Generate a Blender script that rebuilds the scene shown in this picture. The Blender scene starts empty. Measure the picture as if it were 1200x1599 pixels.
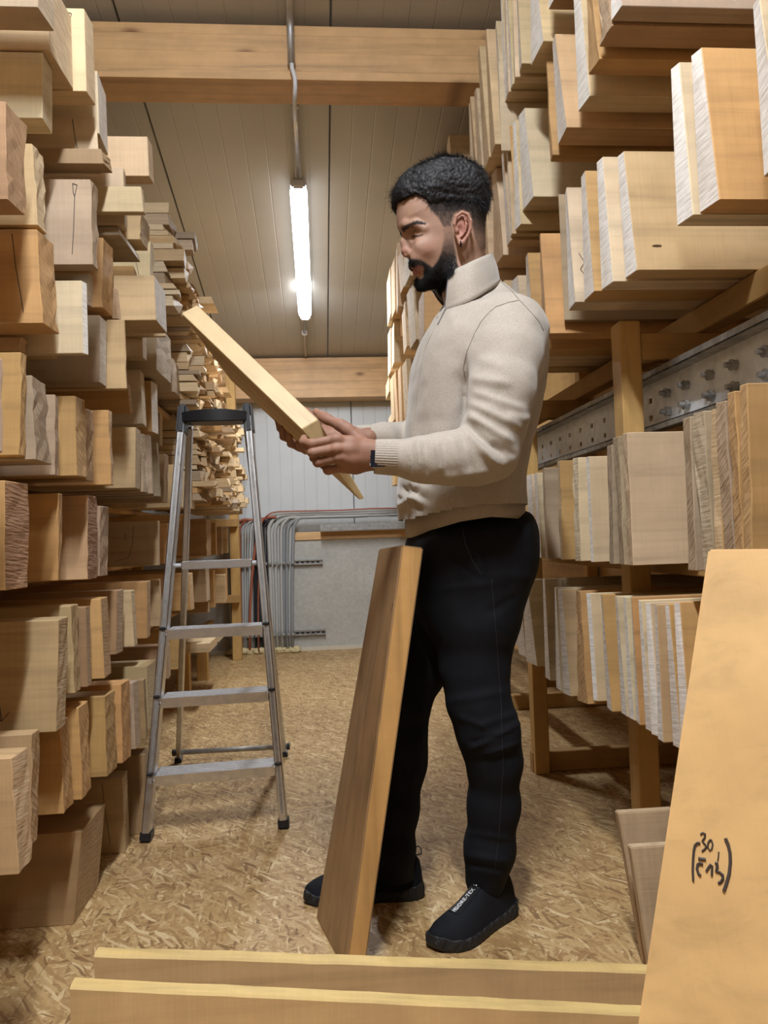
import bpy, bmesh, math, random
import numpy as np
from mathutils import Vector, Matrix
import mathutils.noise as mnoise

# ------------------------------------------------------------------ camera
H = 0.90                                   # camera height above the floor
YAW, PITCH, ROLL = math.radians(4.8), math.radians(1.9), math.radians(-1.9)
FPX = 1200.0                               # focal length in pixels of the 1200 px wide frame
_f = np.array([math.sin(YAW)*math.cos(PITCH), math.cos(YAW)*math.cos(PITCH), math.sin(PITCH)])
_r = np.array([math.cos(YAW), -math.sin(YAW), 0.0]); _u = np.cross(_r, _f)
_r, _u = _r*math.cos(ROLL)+_u*math.sin(ROLL), _u*math.cos(ROLL)-_r*math.sin(ROLL)
scene = bpy.context.scene
cam_data = bpy.data.cameras.new('camera'); cam = bpy.data.objects.new('camera', cam_data)
scene.collection.objects.link(cam); scene.camera = cam
cam_data.sensor_fit = 'HORIZONTAL'; cam_data.sensor_width = 36; cam_data.lens = 36
cam_data.clip_start = 0.02
cam.matrix_world = Matrix(((_r[0], _u[0], -_f[0], 0), (_r[1], _u[1], -_f[1], 0), (_r[2], _u[2], -_f[2], H), (0, 0, 0, 1)))

# ------------------------------------------------------------------ world and exposure
world = bpy.data.worlds.new('world'); scene.world = world; world.use_nodes = True
world.node_tree.nodes['Background'].inputs[0].default_value = (0.9, 0.93, 1.0, 1)
world.node_tree.nodes['Background'].inputs[1].default_value = 0.03
scene.view_settings.view_transform = 'Standard'; scene.view_settings.look = 'None'
scene.view_settings.gamma = 1; scene.view_settings.use_curve_mapping = False
scene.view_settings.exposure = 0.0

def area_light(name, loc, rot, sx, sy, energy, col):
    d = bpy.data.lights.new(name, 'AREA'); d.shape = 'RECTANGLE'; d.size = sx; d.size_y = sy
    d.energy = energy; d.color = col
    o = bpy.data.objects.new(name, d); scene.collection.objects.link(o)
    o.location = loc; o.rotation_euler = rot
    return o
LCOL = (0.89, 0.94, 1.0)
# the light of the ceiling battens: the far one is in view, a near one hangs behind and above the camera
area_light('batten_light_far', (-0.07, 4.70, 2.52), (math.radians(10), 0, 0), 0.08, 1.40, 62, LCOL)
area_light('batten_light_near', (-0.06, 0.45, 3.33), (math.radians(10), 0, 0), 0.08, 1.45, 185, LCOL)

# ------------------------------------------------------------------ from a pixel to the place on a plane of the room
def ray(px, py):
    return _r*(px-600)/FPX + _u*(799.5-py)/FPX + _f
def PY(px, py, Y):
    d = ray(px, py); t = Y/d[1]; return (d[0]*t, Y, H+d[2]*t)
def PX(px, py, X):
    d = ray(px, py); t = X/d[0]; return (X, d[1]*t, H+d[2]*t)
def PZ(px, py, Z):
    d = ray(px, py); t = (Z-H)/d[2]; return (d[0]*t, d[1]*t, Z)

# ------------------------------------------------------------------ object helpers
C = scene.collection
def tag(o, label=None, cat=None, group=None, kind=None):
    if label: o['label'] = label
    if cat: o['category'] = cat
    if group: o['group'] = group
    if kind: o['kind'] = kind
    return o
def empty(name, loc=(0, 0, 0), rz=0):
    o = bpy.data.objects.new(name, None); C.objects.link(o); o.location = loc; o.rotation_euler = (0, 0, rz)
    o.empty_display_size = 0.05
    bpy.context.view_layer.update()
    return o
def world_of(o):
    b = Matrix.LocRotScale(o.location, o.rotation_quaternion if o.rotation_mode == 'QUATERNION' else o.rotation_euler, o.scale)
    return b if o.parent is None else world_of(o.parent) @ o.matrix_parent_inverse @ b
def mkobj(name, me, mats, parent=None, smooth=False):
    if not isinstance(mats, (list, tuple)): mats = [mats]
    for m in mats: me.materials.append(m)
    if smooth: me.shade_smooth()
    o = bpy.data.objects.new(name, me); C.objects.link(o)
    if parent is not None:
        o.parent = parent
        o.matrix_parent_inverse = world_of(parent).inverted()
    return o
def recenter(o, origin=None):
    """put the origin of a parentless mesh at the middle of its base"""
    me = o.data; n = len(me.vertices); co = np.empty(n*3); me.vertices.foreach_get('co', co); co = co.reshape(-1, 3)
    if origin is None:
        a, b = co.min(0), co.max(0); origin = ((a[0]+b[0])/2, (a[1]+b[1])/2, a[2])
    co -= np.array(origin); me.vertices.foreach_set('co', co.ravel()); me.update(); o.location = origin
    return o
def bm_mesh(bm, name='m'):
    bmesh.ops.recalc_face_normals(bm, faces=bm.faces)
    me = bpy.data.meshes.new(name); bm.to_mesh(me); bm.free(); return me
def add_hex(bm, c8, mi=0):
    """eight corners: bottom loop of four, then top loop of four"""
    v = [bm.verts.new(p) for p in c8]
    fs = [(0, 3, 2, 1), (4, 5, 6, 7), (0, 1, 5, 4), (1, 2, 6, 5), (2, 3, 7, 6), (3, 0, 4, 7)]
    out = []
    for f in fs:
        g = bm.faces.new([v[i] for i in f]); g.material_index = mi; out.append(g)
    return out
def add_box(bm, x0, x1, y0, y1, z0, z1, mi=0):
    return add_hex(bm, [(x0, y0, z0), (x1, y0, z0), (x1, y1, z0), (x0, y1, z0), (x0, y0, z1), (x1, y0, z1), (x1, y1, z1), (x0, y1, z1)], mi)
def frame_of(a, b, up=(0, 0, 1)):
    a, b = Vector(a), Vector(b); d = (b-a).normalized(); up = Vector(up)
    s = d.cross(up)
    if s.length < 1e-4: s = d.cross(Vector((0, 1, 0)))
    s.normalize(); t = s.cross(d).normalized()
    return a, b, d, s, t
def add_bar(bm, a, b, w, h, up=(0, 0, 1), mi=0):
    """box section w (sideways) by h (up) from a to b"""
    a, b, d, s, t = frame_of(a, b, up)
    c = [p + s*(w/2)*i + t*(h/2)*j for p in (a, b) for i, j in ((-1, -1), (1, -1), (1, 1), (-1, 1))]
    return add_hex(bm, [tuple(x) for x in c], mi)
def add_tube(bm, pts, rad, seg=8, caps=True, mi=0):
    pts = [Vector(p) for p in pts]; n = len(pts)
    rads = rad if isinstance(rad, (list, tuple)) else [rad]*n
    rings = []; s = None
    for i, p in enumerate(pts):
        d = (pts[min(i+1, n-1)]-pts[max(i-1, 0)]).normalized()
        if s is None:
            s = d.cross(Vector((0, 0, 1)))
            if s.length < 1e-3: s = d.cross(Vector((0, 1, 0)))
        s = (s - d*s.dot(d)).normalized(); t = d.cross(s)
        rings.append([bm.verts.new(p + (s*math.cos(2*math.pi*k/seg)+t*math.sin(2*math.pi*k/seg))*rads[i]) for k in range(seg)])
    for i in range(n-1):
        for k in range(seg):
            f = bm.faces.new([rings[i][k], rings[i][(k+1) % seg], rings[i+1][(k+1) % seg], rings[i+1][k]]); f.material_index = mi
    if caps:
        f = bm.faces.new(rings[0][::-1]); f.material_index = mi
        f = bm.faces.new(rings[-1]); f.material_index = mi
def bevel_all(bm, w, seg=1):
    bmesh.ops.bevel(bm, geom=[e for e in bm.edges if len(e.link_faces) == 2], offset=w, segments=seg, affect='EDGES', clamp_overlap=True)

# ------------------------------------------------------------------ materials
def new_mat(name, rough=0.6, metal=0.0, col=(0.5, 0.5, 0.5), spec=0.5):
    m = bpy.data.materials.new(name); m.use_nodes = True; nt = m.node_tree
    b = nt.nodes['Principled BSDF']; b.inputs['Roughness'].default_value = rough; b.inputs['Metallic'].default_value = metal
    b.inputs['Base Color'].default_value = (*col, 1); b.inputs['Specular IOR Level'].default_value = spec
    return m, nt, b
def node(nt, t, **kw):
    n = nt.nodes.new(t)
    for k, v in kw.items():
        if k in n.inputs: n.inputs[k].default_value = v
        else: setattr(n, k, v)
    return n
def link(nt, a, b): nt.links.new(a, b)
def coords(nt, scale=(1, 1, 1), rot=(0, 0, 0), jitter=True, space='Object'):
    tc = node(nt, 'ShaderNodeTexCoord'); src = tc.outputs[space]
    if jitter:
        oi = node(nt, 'ShaderNodeObjectInfo'); mul = node(nt, 'ShaderNodeVectorMath', operation='SCALE')
        cmb = node(nt, 'ShaderNodeCombineXYZ'); link(nt, oi.outputs['Random'], cmb.inputs[0]); link(nt, oi.outputs['Random'], cmb.inputs[1]); link(nt, oi.outputs['Random'], cmb.inputs[2])
        link(nt, cmb.outputs[0], mul.inputs[0]); mul.inputs['Scale'].default_value = 37.0
        ad = node(nt, 'ShaderNodeVectorMath', operation='ADD'); link(nt, src, ad.inputs[0]); link(nt, mul.outputs[0], ad.inputs[1]); src = ad.outputs[0]
    if any(rot):
        m0 = node(nt, 'ShaderNodeMapping'); m0.inputs['Rotation'].default_value = rot; link(nt, src, m0.inputs['Vector']); src = m0.outputs[0]
    mp = node(nt, 'ShaderNodeMapping'); mp.inputs['Scale'].default_value = scale
    link(nt, src, mp.inputs['Vector']); return mp.outputs[0]
def noise(nt, vec, scale=5, detail=3, rough=0.5, dist=0.0):
    n = node(nt, 'ShaderNodeTexNoise'); n.inputs['Scale'].default_value = scale; n.inputs['Detail'].default_value = detail
    n.inputs['Roughness'].default_value = rough; n.inputs['Distortion'].default_value = dist
    link(nt, vec, n.inputs['Vector']); return n.outputs['Fac']
def ramp(nt, fac, stops):
    r = node(nt, 'ShaderNodeValToRGB'); e = r.color_ramp.elements
    while len(e) > 1: e.remove(e[-1])
    e[0].position = stops[0][0]; e[0].color = (*stops[0][1], 1)
    for p, c in stops[1:]:
        k = e.new(p); k.color = (*c, 1)
    link(nt, fac, r.inputs[0]); return r.outputs[0]
def mix(nt, fac, a, b, mode='MIX'):
    m = node(nt, 'ShaderNodeMix', data_type='RGBA', blend_type=mode)
    for sock, v in ((m.inputs[0], fac), (m.inputs[6], a), (m.inputs[7], b)):
        if isinstance(v, (int, float)): sock.default_value = v
        elif isinstance(v, tuple): sock.default_value = (*v, 1) if len(v) == 3 else v
        else: link(nt, v, sock)
    return m.outputs[2]
def bump(nt, h, bsdf, strength=0.3, dist=0.004):
    b = node(nt, 'ShaderNodeBump'); b.inputs['Strength'].default_value = strength; b.inputs['Distance'].default_value = dist
    link(nt, h, b.inputs['Height']); link(nt, b.outputs[0], bsdf.inputs['Normal'])
def g1(v): return (v, v, v)

def wood_mat(name, grain_axis='X', strength=0.35, saw=0.5, fixed=None, knots=False, end=False, rough=0.62):
    """sawn timber; the object's own colour tints it"""
    m, nt, b = new_mat(name, rough)
    sx = {'X': (1.2, 26, 26), 'Y': (26, 1.2, 26), 'Z': (26, 26, 1.2)}[grain_axis]
    v = coords(nt, sx)
    n1 = noise(nt, v, 1.0, 4, 0.6, 0.6)
    v2 = coords(nt, tuple(k*0.18 for k in sx)); n2 = noise(nt, v2, 1.0, 2, 0.5, 1.2)
    v3 = coords(nt, (1, 1, 1)); n3 = noise(nt, v3, 9, 3, 0.6)
    if fixed: base = node(nt, 'ShaderNodeRGB'); base.outputs[0].default_value = (*fixed, 1); base = base.outputs[0]
    else: base = node(nt, 'ShaderNodeObjectInfo').outputs['Color']
    k1 = ramp(nt, n1, [(0.25, g1(1-strength)), (0.5, g1(1.0)), (0.75, g1(1.0+strength*0.25))])
    k2 = ramp(nt, n2, [(0.3, (1-strength*0.30, 1-strength*0.40, 1-strength*0.5)), (0.65, g1(1.06))])
    k3 = ramp(nt, n3, [(0.3, g1(0.88)), (0.7, g1(1.07))])
    c = mix(nt, 1.0, base, k1, 'MULTIPLY'); c = mix(nt, 1.0, c, k2, 'MULTIPLY'); c = mix(nt, 1.0, c, k3, 'MULTIPLY')
    if knots:
        kv = node(nt, 'ShaderNodeTexVoronoi', feature='F1', voronoi_dimensions='2D'); kv.inputs['Scale'].default_value = 1.0
        link(nt, coords(nt, (2.0, 4.6, 1), (math.pi/2, 0, 0)), kv.inputs['Vector'])
        kr = ramp(nt, kv.outputs['Distance'], [(0.03, g1(0.9)), (0.055, g1(0.55)), (0.10, g1(0.12)), (0.16, g1(0))])
        c = mix(nt, kr, c, (0.22, 0.095, 0.035))
    link(nt, c, b.inputs['Base Color'])
    # saw marks run across the grain
    ss = {'X': (150, 5, 5), 'Y': (5, 150, 5), 'Z': (5, 5, 150)}[grain_axis]
    s1 = noise(nt, coords(nt, ss), 1.0, 2, 0.5)
    hh = mix(nt, 0.5, s1, n1)
    if saw >= 0.3: c = mix(nt, 1.0, c, ramp(nt, s1, [(0.35, g1(0.98)), (0.62, g1(1.01))]), 'MULTIPLY'); link(nt, c, b.inputs['Base Color'])
    bump(nt, hh, b, saw, 0.003)
    return m
def end_mat(name, lift=(1.0, 1.0, 1.0), mixw=0.0, rough_bump=0.6, diag=0.0):
    """sawn end of a board"""
    m, nt, b = new_mat(name, 0.75)
    base = node(nt, 'ShaderNodeObjectInfo').outputs['Color']
    c = mix(nt, mixw, base, lift)
    v = coords(nt, (14, 22, 190), (diag, 0, 0)); n1 = noise(nt, v, 1.0, 2, 0.5, 0.15)
    v2 = coords(nt, (8, 12, 6)); n2 = noise(nt, v2, 1.0, 3, 0.6)
    c = mix(nt, 1.0, c, ramp(nt, n1, [(0.3, (0.80, 0.78, 0.75)), (0.6, g1(1.04))]), 'MULTIPLY')
    c = mix(nt, 1.0, c, ramp(nt, n2, [(0.3, (0.84, 0.81, 0.78)), (0.65, g1(1.04))]), 'MULTIPLY')
    link(nt, c, b.inputs['Base Color'])
    bump(nt, mix(nt, 0.35, n1, n2), b, rough_bump, 0.006)
    return m
M = {}
M['face'] = wood_mat('sawn_board_face', 'X', 0.26, 0.35)
M['face_z'] = wood_mat('sawn_board_face_upright', 'Z', 0.30, 0.30)
M['face_knots'] = wood_mat('sawn_board_face_knotty', 'X', 0.34, 0.35, knots=True)
M['end_white'] = end_mat('sawn_end_pale', (0.90, 0.875, 0.84), 0.90, 0.22, 0.12)
M['end_pale'] = end_mat('sawn_end_light', (0.74, 0.64, 0.50), 0.35, 0.3, 0.1)
M['end_rough'] = end_mat('sawn_end_rough', (0.50, 0.37, 0.24), 0.25, 0.8, 0.75)
M['end_purple'] = end_mat('sawn_end_purplish', (0.30, 0.17, 0.13), 0.65, 0.8, 0.1)
M['timber'] = wood_mat('rack_timber', 'Z', 0.22, 0.2, fixed=(0.56, 0.34, 0.115))
M['timber_x'] = wood_mat('rack_timber_crosswise', 'X', 0.22, 0.2, fixed=(0.50, 0.30, 0.11))
M['timber_y'] = wood_mat('rack_timber_lengthwise', 'Y', 0.22, 0.2, fixed=(0.54, 0.33, 0.12))
M['beam'] = wood_mat('glued_beam', 'X', 0.30, 0.15, fixed=(0.68, 0.42, 0.195), knots=True, rough=0.5)
M['pencil'] = new_mat('pencil_line', 0.6, 0, (0.05, 0.035, 0.03))[0]
M['black'] = new_mat('black_plastic', 0.42, 0, (0.012, 0.012, 0.014))[0]
M['white_plastic'] = new_mat('white_plastic', 0.4, 0, (0.7, 0.7, 0.72))[0]
M['cable_tie'] = new_mat('cable_tie', 0.4, 0, (0.55, 0.55, 0.55))[0]

def metal_mat(name, col, rough, var=0.15, metal=1.0):
    m, nt, b = new_mat(name, rough, metal, col)
    n = noise(nt, coords(nt, (6, 6, 6)), 6, 4, 0.6)
    link(nt, mix(nt, 1.0, col, ramp(nt, n, [(0.3, g1(1-var)), (0.7, g1(1+var*0.4))]), 'MULTIPLY'), b.inputs['Base Color'])
    link(nt, ramp(nt, n, [(0.3, g1(rough*1.25)), (0.7, g1(rough*0.8))]), b.inputs['Roughness'])
    return m
M['alu'] = metal_mat('brushed_aluminium', (0.70, 0.70, 0.71), 0.34)
M['galv'] = metal_mat('galvanised_steel', (0.84, 0.86, 0.88), 0.5, 0.15, 0.15)
M['galv_dark'] = metal_mat('worn_galvanised_steel', (0.36, 0.35, 0.33), 0.5, 0.35, 0.55)

def panel_mat(name, col):
    m, nt, b = new_mat(name, 0.45, 0, col)
    n = noise(nt, coords(nt, (1, 1, 1)), 3, 3, 0.5)
    link(nt, mix(nt, 1.0, col, ramp(nt, n, [(0.3, g1(0.94)), (0.7, g1(1.03))]), 'MULTIPLY'), b.inputs['Base Color'])
    bump(nt, noise(nt, coords(nt, (1, 1, 1)), 220, 2, 0.5), b, 0.12, 0.001)
    return m
M['ceil'] = panel_mat('ceiling_panel_coating', (0.50, 0.475, 0.42))
M['wallp'] = panel_mat('wall_panel_coating', (0.60, 0.62, 0.62))
def concrete():
    m, nt, b = new_mat('concrete', 0.8)
    v = coords(nt, (1, 1, 1), jitter=False)
    n1 = noise(nt, v, 2.2, 5, 0.6); n2 = noise(nt, v, 30, 4, 0.6)
    c = ramp(nt, n1, [(0.3, (0.40, 0.39, 0.35)), (0.7, (0.52, 0.51, 0.47))])
    c = mix(nt, 1.0, c, ramp(nt, n2, [(0.35, g1(0.9)), (0.65, g1(1.04))]), 'MULTIPLY')
    vo = node(nt, 'ShaderNodeTexVoronoi', feature='F1'); vo.inputs['Scale'].default_value = 16; link(nt, v, vo.inputs['Vector'])
    pit = ramp(nt, vo.outputs['Distance'], [(0.06, g1(1)), (0.12, g1(0))])
    c = mix(nt, mix(nt, 1.0, pit, ramp(nt, n1, [(0.5, g1(0)), (0.62, g1(0.7))]), 'MULTIPLY'), c, (0.14, 0.14, 0.13))
    link(nt, c, b.inputs['Base Color']); bump(nt, n2, b, 0.3, 0.004); return m
M['concrete'] = concrete()
def osb(name='strand_board'):
    m, nt, b = new_mat(name, 0.55)
    v0 = coords(nt, (1, 1, 1), jitter=False)
    dn = node(nt, 'ShaderNodeTexNoise'); dn.inputs['Scale'].default_value = 7; dn.inputs['Detail'].default_value = 2; link(nt, v0, dn.inputs['Vector'])
    warp = node(nt, 'ShaderNodeVectorMath', operation='MULTIPLY_ADD'); link(nt, dn.outputs['Color'], warp.inputs[0]); warp.inputs[1].default_value = (0.045, 0.045, 0.0); link(nt, v0, warp.inputs[2])
    col = None; hgt = None
    for i, (ang, sc) in enumerate(((12, 1.0), (155, 0.75), (74, 0.8), (-38, 1.15), (115, 0.9), (35, 1.3), (-15, 1.0), (88, 1.2), (52, 1.0))):
        m0 = node(nt, 'ShaderNodeMapping'); m0.inputs['Rotation'].default_value = (0, 0, math.radians(ang)); link(nt, warp.outputs[0], m0.inputs['Vector'])
        mp = node(nt, 'ShaderNodeMapping'); mp.inputs['Scale'].default_value = (21*sc, 120*sc, 1)
        mp.inputs['Location'].default_value = (i*3.7, i*1.3, 0)
        link(nt, m0.outputs[0], mp.inputs['Vector'])
        vo = node(nt, 'ShaderNodeTexVoronoi', feature='F1', voronoi_dimensions='2D'); vo.inputs['Scale'].default_value = 1.0; link(nt, mp.outputs[0], vo.inputs['Vector'])
        sep = node(nt, 'ShaderNodeSeparateColor'); link(nt, vo.outputs['Color'], sep.inputs[0])
        c = ramp(nt, sep.outputs[0], [(0.0, (0.20, 0.10, 0.035)), (0.10, (0.35, 0.20, 0.080)), (0.5, (0.50, 0.32, 0.135)), (0.85, (0.60, 0.415, 0.195)), (1.0, (0.80, 0.62, 0.35))])
        if col is None: col, hgt = c, sep.outputs[0]
        else:
            msk = ramp(nt, sep.outputs[1], [(0.60, g1(0)), (0.64, g1(0.85))])
            col = mix(nt, msk, col, c); hgt = mix(nt, msk, hgt, sep.outputs[0])
    big = noise(nt, v0, 1.4, 3, 0.5)
    col = mix(nt, 1.0, col, ramp(nt, big, [(0.3, (0.86, 0.84, 0.82)), (0.7, g1(1.05))]), 'MULTIPLY')
    fine = noise(nt, v0, 160, 2, 0.6)
    col = mix(nt, 1.0, col, ramp(nt, fine, [(0.3, g1(0.86)), (0.7, g1(1.06))]), 'MULTIPLY')
    link(nt, col, b.inputs['Base Color']); bump(nt, hgt, b, 0.22, 0.002)
    link(nt, ramp(nt, hgt, [(0, g1(0.62)), (1, g1(0.45))]), b.inputs['Roughness'])
    return m
M['osb'] = osb()
def emis(name, col, s):
    m = bpy.data.materials.new(name); m.use_nodes = True; nt = m.node_tree; nt.nodes.clear()
    e = node(nt, 'ShaderNodeEmission'); e.inputs[0].default_value = (*col, 1); e.inputs[1].default_value = s
    o = node(nt, 'ShaderNodeOutputMaterial'); link(nt, e.outputs[0], o.inputs[0]); return m
M['tube'] = emis('lit_diffuser', (0.93, 0.95, 1.0), 9.0)
# ================================================================== the room
CSL = 0.185                                     # the ceiling falls towards the far wall
def zc(y): return 2.40 + CSL*(6.2-y)
def struct(name, me, m, smooth=False):
    o = mkobj(name, me, m, smooth=smooth); return tag(o, kind='structure')
XL, XR, YB, YF = -1.75, 1.95, -2.6, 6.45

# floor: large strand boards with fine joints
floor = empty('floor'); tag(floor, kind='structure')
xs = [XL, -0.62, 0.63, XR]; ys = [YB, -0.1, 2.4, 4.9, YF]
for i in range(3):
    for j in range(4):
        bm = bmesh.new(); g = 0.0004
        add_box(bm, xs[i]+g, xs[i+1]-g, ys[j]+g, ys[j+1]-g, -0.022, 0)
        o = mkobj('floor_board', bm_mesh(bm), M['osb'], floor)
bm = bmesh.new(); add_box(bm, XL, XR, YB, YF, -0.05, -0.023); mkobj('subfloor', bm_mesh(bm), M['osb'], floor)

# ceiling: coated sandwich panels running down the aisle, with pressed lines
ceil = empty('ceiling'); tag(ceil, kind='structure')
def ribbed_panel(name, x0, x1, place, m, parent, step=0.105, dep=0.0035, w=0.006):
    """place(x, e, s): x across, e depth of relief, s which end"""
    prof = [(x0, 0.012)]; x = x0+0.004; prof.append((x, 0))
    k = 1
    while x0 + k*step < x1-0.02:
        c = x0+k*step; prof += [(c-w, 0), (c-w*0.3, dep), (c+w*0.3, dep), (c+w, 0)]; k += 1
    prof += [(x1-0.004, 0), (x1, 0.012)]
    bm = bmesh.new()
    a = [bm.verts.new(place(x, e, 0)) for x, e in prof]; b = [bm.verts.new(place(x, e, 1)) for x, e in prof]
    for i in range(len(prof)-1): bm.faces.new([a[i], a[i+1], b[i+1], b[i]])
    A = [bm.verts.new(place(x, 0.06, 0)) for x in (x0, x1)]; B = [bm.verts.new(place(x, 0.06, 1)) for x in (x0, x1)]
    bm.faces.new([a[0], b[0], B[0], A[0]]); bm.faces.new([a[-1], A[1], B[1], b[-1]]); bm.faces.new([A[0], B[0], B[1], A[1]])
    bm.faces.new(a + [A[1], A[0]]); bm.faces.new(b[::-1] + [B[0], B[1]])
    return mkobj(name, bm_mesh(bm), m, parent)
xe = [XL, -0.735, 0.105, 0.955, XR]
for i in range(4):
    ribbed_panel('ceiling_panel', xe[i]+0.002, xe[i+1]-0.002,
        lambda x, e, s: (x, (YB, YF)[s], zc((YB, YF)[s]) + e), M['ceil'], ceil, dep=0.0016, w=0.004)

# walls
wb = empty('wall_back'); tag(wb, kind='structure')
zc_top = 2.36
wx = [XL, -0.92, 0.29, 1.26, XR]
for i in range(4):
    ribbed_panel('wall_panel', wx[i]+0.002, wx[i+1]-0.002,
        lambda x, e, s: (x, YF-0.02+e, (0.96, zc_top)[s]), M['wallp'], wb, step=0.1, dep=0.003, w=0.005)
bm = bmesh.new(); add_box(bm, XL, XR, 6.33, YF+0.1, 0.0, 0.90); mkobj('concrete_base', bm_mesh(bm), M['concrete'], wb)
bm = bmesh.new(); add_box(bm, XL, XR, YF+0.045, YF+0.15, 0.90, 2.7); mkobj('panel_backing', bm_mesh(bm), M['wallp'], wb)
bm = bmesh.new(); add_box(bm, XL, XR, 6.315, 6.40, 0.90, 0.965); bevel_all(bm, 0.003); mkobj('timber_sill', bm_mesh(bm), M['beam'], wb)
bm = bmesh.new(); add_box(bm, XL, XR, 6.322, 6.33, 0.0, 0.03); mkobj('joint_strip', bm_mesh(bm), new_mat('pale_joint', 0.8, 0, (0.62, 0.57, 0.45))[0], wb)
for nm, x0, x1 in (('wall_left', XL-0.1, XL), ('wall_right', XR, XR+0.1)):
    bm = bmesh.new(); add_hex(bm, [(x0, YB, 0), (x1, YB, 0), (x1, YF, 0), (x0, YF, 0), (x0, YB, zc(YB)), (x1, YB, zc(YB)), (x1, YF, zc(YF)), (x0, YF, zc(YF))])
    struct(nm, bm_mesh(bm), M['wallp'])
bm = bmesh.new(); add_box(bm, XL-0.1, XR+0.1, YB-0.1, YB, 0, zc(YB)); struct('wall_front', bm_mesh(bm), M['wallp'])

# glued beams under the ceiling
def beam(name, y0, y1, ztop, h, seam):
    root = empty(name, (0.1, y0, ztop-h))
    bm = bmesh.new(); add_box(bm, XL, XR, y0, y1, ztop-h, ztop); bevel_all(bm, 0.004); mkobj('lamella', bm_mesh(bm), M['beam'], root)
    return root
b = empty('glued_beam', (0.1, 3.01, 2.70))
zt = zc(3.02)-0.006
lam = [zt-0.25, zt-0.215, zt-0.14, zt-0.07, zt]
for i in range(4):
    bm = bmesh.new(); add_box(bm, XL, XR, 3.015, 3.19, lam[i]+0.0001, lam[i+1]-0.0001 - (0.03 if i == 3 else 0)); bevel_all(bm, 0.0005)
    mkobj('lamella', bm_mesh(bm), M['beam'], b)
tag(b, 'knotty glued timber beam across the ceiling nearest the camera', 'beam')
b = empty('glued_beam', (0.1, 6.2, 2.06)); zt = 2.385
for i in range(5):
    bm = bmesh.new(); h = 0.335/5; add_box(bm, XL, XR, 6.20, 6.40, zt-(i+1)*h+0.0001, zt-i*h-0.0001 - (0.012 if i == 0 else 0)); bevel_all(bm, 0.0005)
    mkobj('lamella', bm_mesh(bm), M['beam'], b)
tag(b, 'glued timber beam over the pale back wall', 'beam')

# ------------------------------------------------------------------ batten lights and their conduit
def batten(y0, y1, x, lbl, cat='lamp'):
    def q(y, dz=0): return (x, y, zc(y)-0.075+dz)
    root = empty('batten_lamp', q(y0, -0.05))
    bm = bmesh.new(); add_bar(bm, q(y0, 0.035), q(y1, 0.035), 0.085, 0.035); bevel_all(bm, 0.008, 2); mkobj('housing', bm_mesh(bm), M['white_plastic'], root)
    bm = bmesh.new(); n = 12; seg = 12; rings = []
    a = Vector(q(y0, 0.018)); c = Vector(q(y1, 0.018)); d = (c-a).normalized(); L = (c-a).length; up = Vector((1, 0, 0)).cross(d)
    prof = [(0, 0.02), (0.012, 0.036), (0.035, 0.044), (0.06, 0.046), (L-0.06, 0.046), (L-0.035, 0.044), (L-0.012, 0.036), (L, 0.02)]
    for t, r in prof:
        rings.append([bm.verts.new(a + d*t + Vector((1, 0, 0))*r*math.cos(math.pi+math.pi*k/seg) + up*r*0.85*math.sin(math.pi+math.pi*k/seg)) for k in range(seg+1)])
    for i in range(len(prof)-1):
        for k in range(seg): bm.faces.new([rings[i][k], rings[i][k+1], rings[i+1][k+1], rings[i+1][k]])
    bm.faces.new(rings[0]); bm.faces.new(rings[-1][::-1])
    mkobj('diffuser', bm_mesh(bm), M['tube'], root, smooth=True)
    for e, yy in ((-1, y0), (1, y1)):
        bm = bmesh.new(); add_bar(bm, q(yy+e*0.002, 0.02), q(yy+e*0.022, 0.02), 0.07, 0.055); bevel_all(bm, 0.01, 2); mkobj('end_cap', bm_mesh(bm), M['white_plastic'], root)
    return tag(root, lbl, cat)
LX0 = PY(470, 300, 3.98)[0]; LX1 = PY(474, 495, 5.42)[0]
batten(3.98, 5.42, (LX0+LX1)/2, 'lit long tube lamp under the far ceiling between the two beams')
batten(-0.27, 1.17, LX0, 'lit tube lamp on the ceiling above the camera')
def pipe(name, pts, r, m, parent=None, seg=8):
    bm = bmesh.new(); add_tube(bm, pts, r, seg); return mkobj(name, bm_mesh(bm), m, parent, smooth=True)
con = empty('conduit_run', (LX0-0.01, 2.2, zc(2.2)-0.03))
M['conduit'] = metal_mat('grey_conduit', (0.62, 0.63, 0.66), 0.4)
xc = LX0-0.01
pipe('conduit', [(xc, y, zc(y)-0.03) for y in (1.2, 2.2, 2.86)] + [(xc, 2.95, zc(2.95)-0.04), (xc, 2.985, zc(2.98)-0.08), (xc, 2.99, 2.78)], 0.0155, M['conduit'], con)
pipe('cable_loop', [(xc, 2.99, 2.80), (xc+0.002, 2.985, 2.76), (xc+0.012, 2.99, 2.725), (xc+0.012, 2.995, 2.69), (xc+0.010, 3.01, 2.668), (xc+0.006, 3.06, 2.662), (xc+0.004, 3.18, 2.662), (xc, 3.215, 2.70), (xc, 3.22, zc(3.22)-0.05), (xc, 3.27, zc(3.27)-0.03)], 0.009, M['white_plastic'], con)
pipe('conduit', [(xc, y, zc(y)-0.03) for y in (3.27, 3.6, 3.95)], 0.0155, M['conduit'], con)
pipe('conduit', [(LX1, y, zc(y)-0.03) for y in (5.44, 5.8, 6.15)], 0.011, M['conduit'], con)
for y in (1.9, 2.6, 3.45, 5.75):
    bm = bmesh.new(); add_bar(bm, ((xc if y < 4 else LX1), y-0.01, zc(y)-0.026), ((xc if y < 4 else LX1), y+0.01, zc(y+0.02)-0.026), 0.042, 0.04); bevel_all(bm, 0.006); mkobj('pipe_clip', bm_mesh(bm), M['white_plastic'], con)
tag(con, 'thin grey cable conduit running along the ceiling over the glued beam to the lamp', 'conduit')

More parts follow.
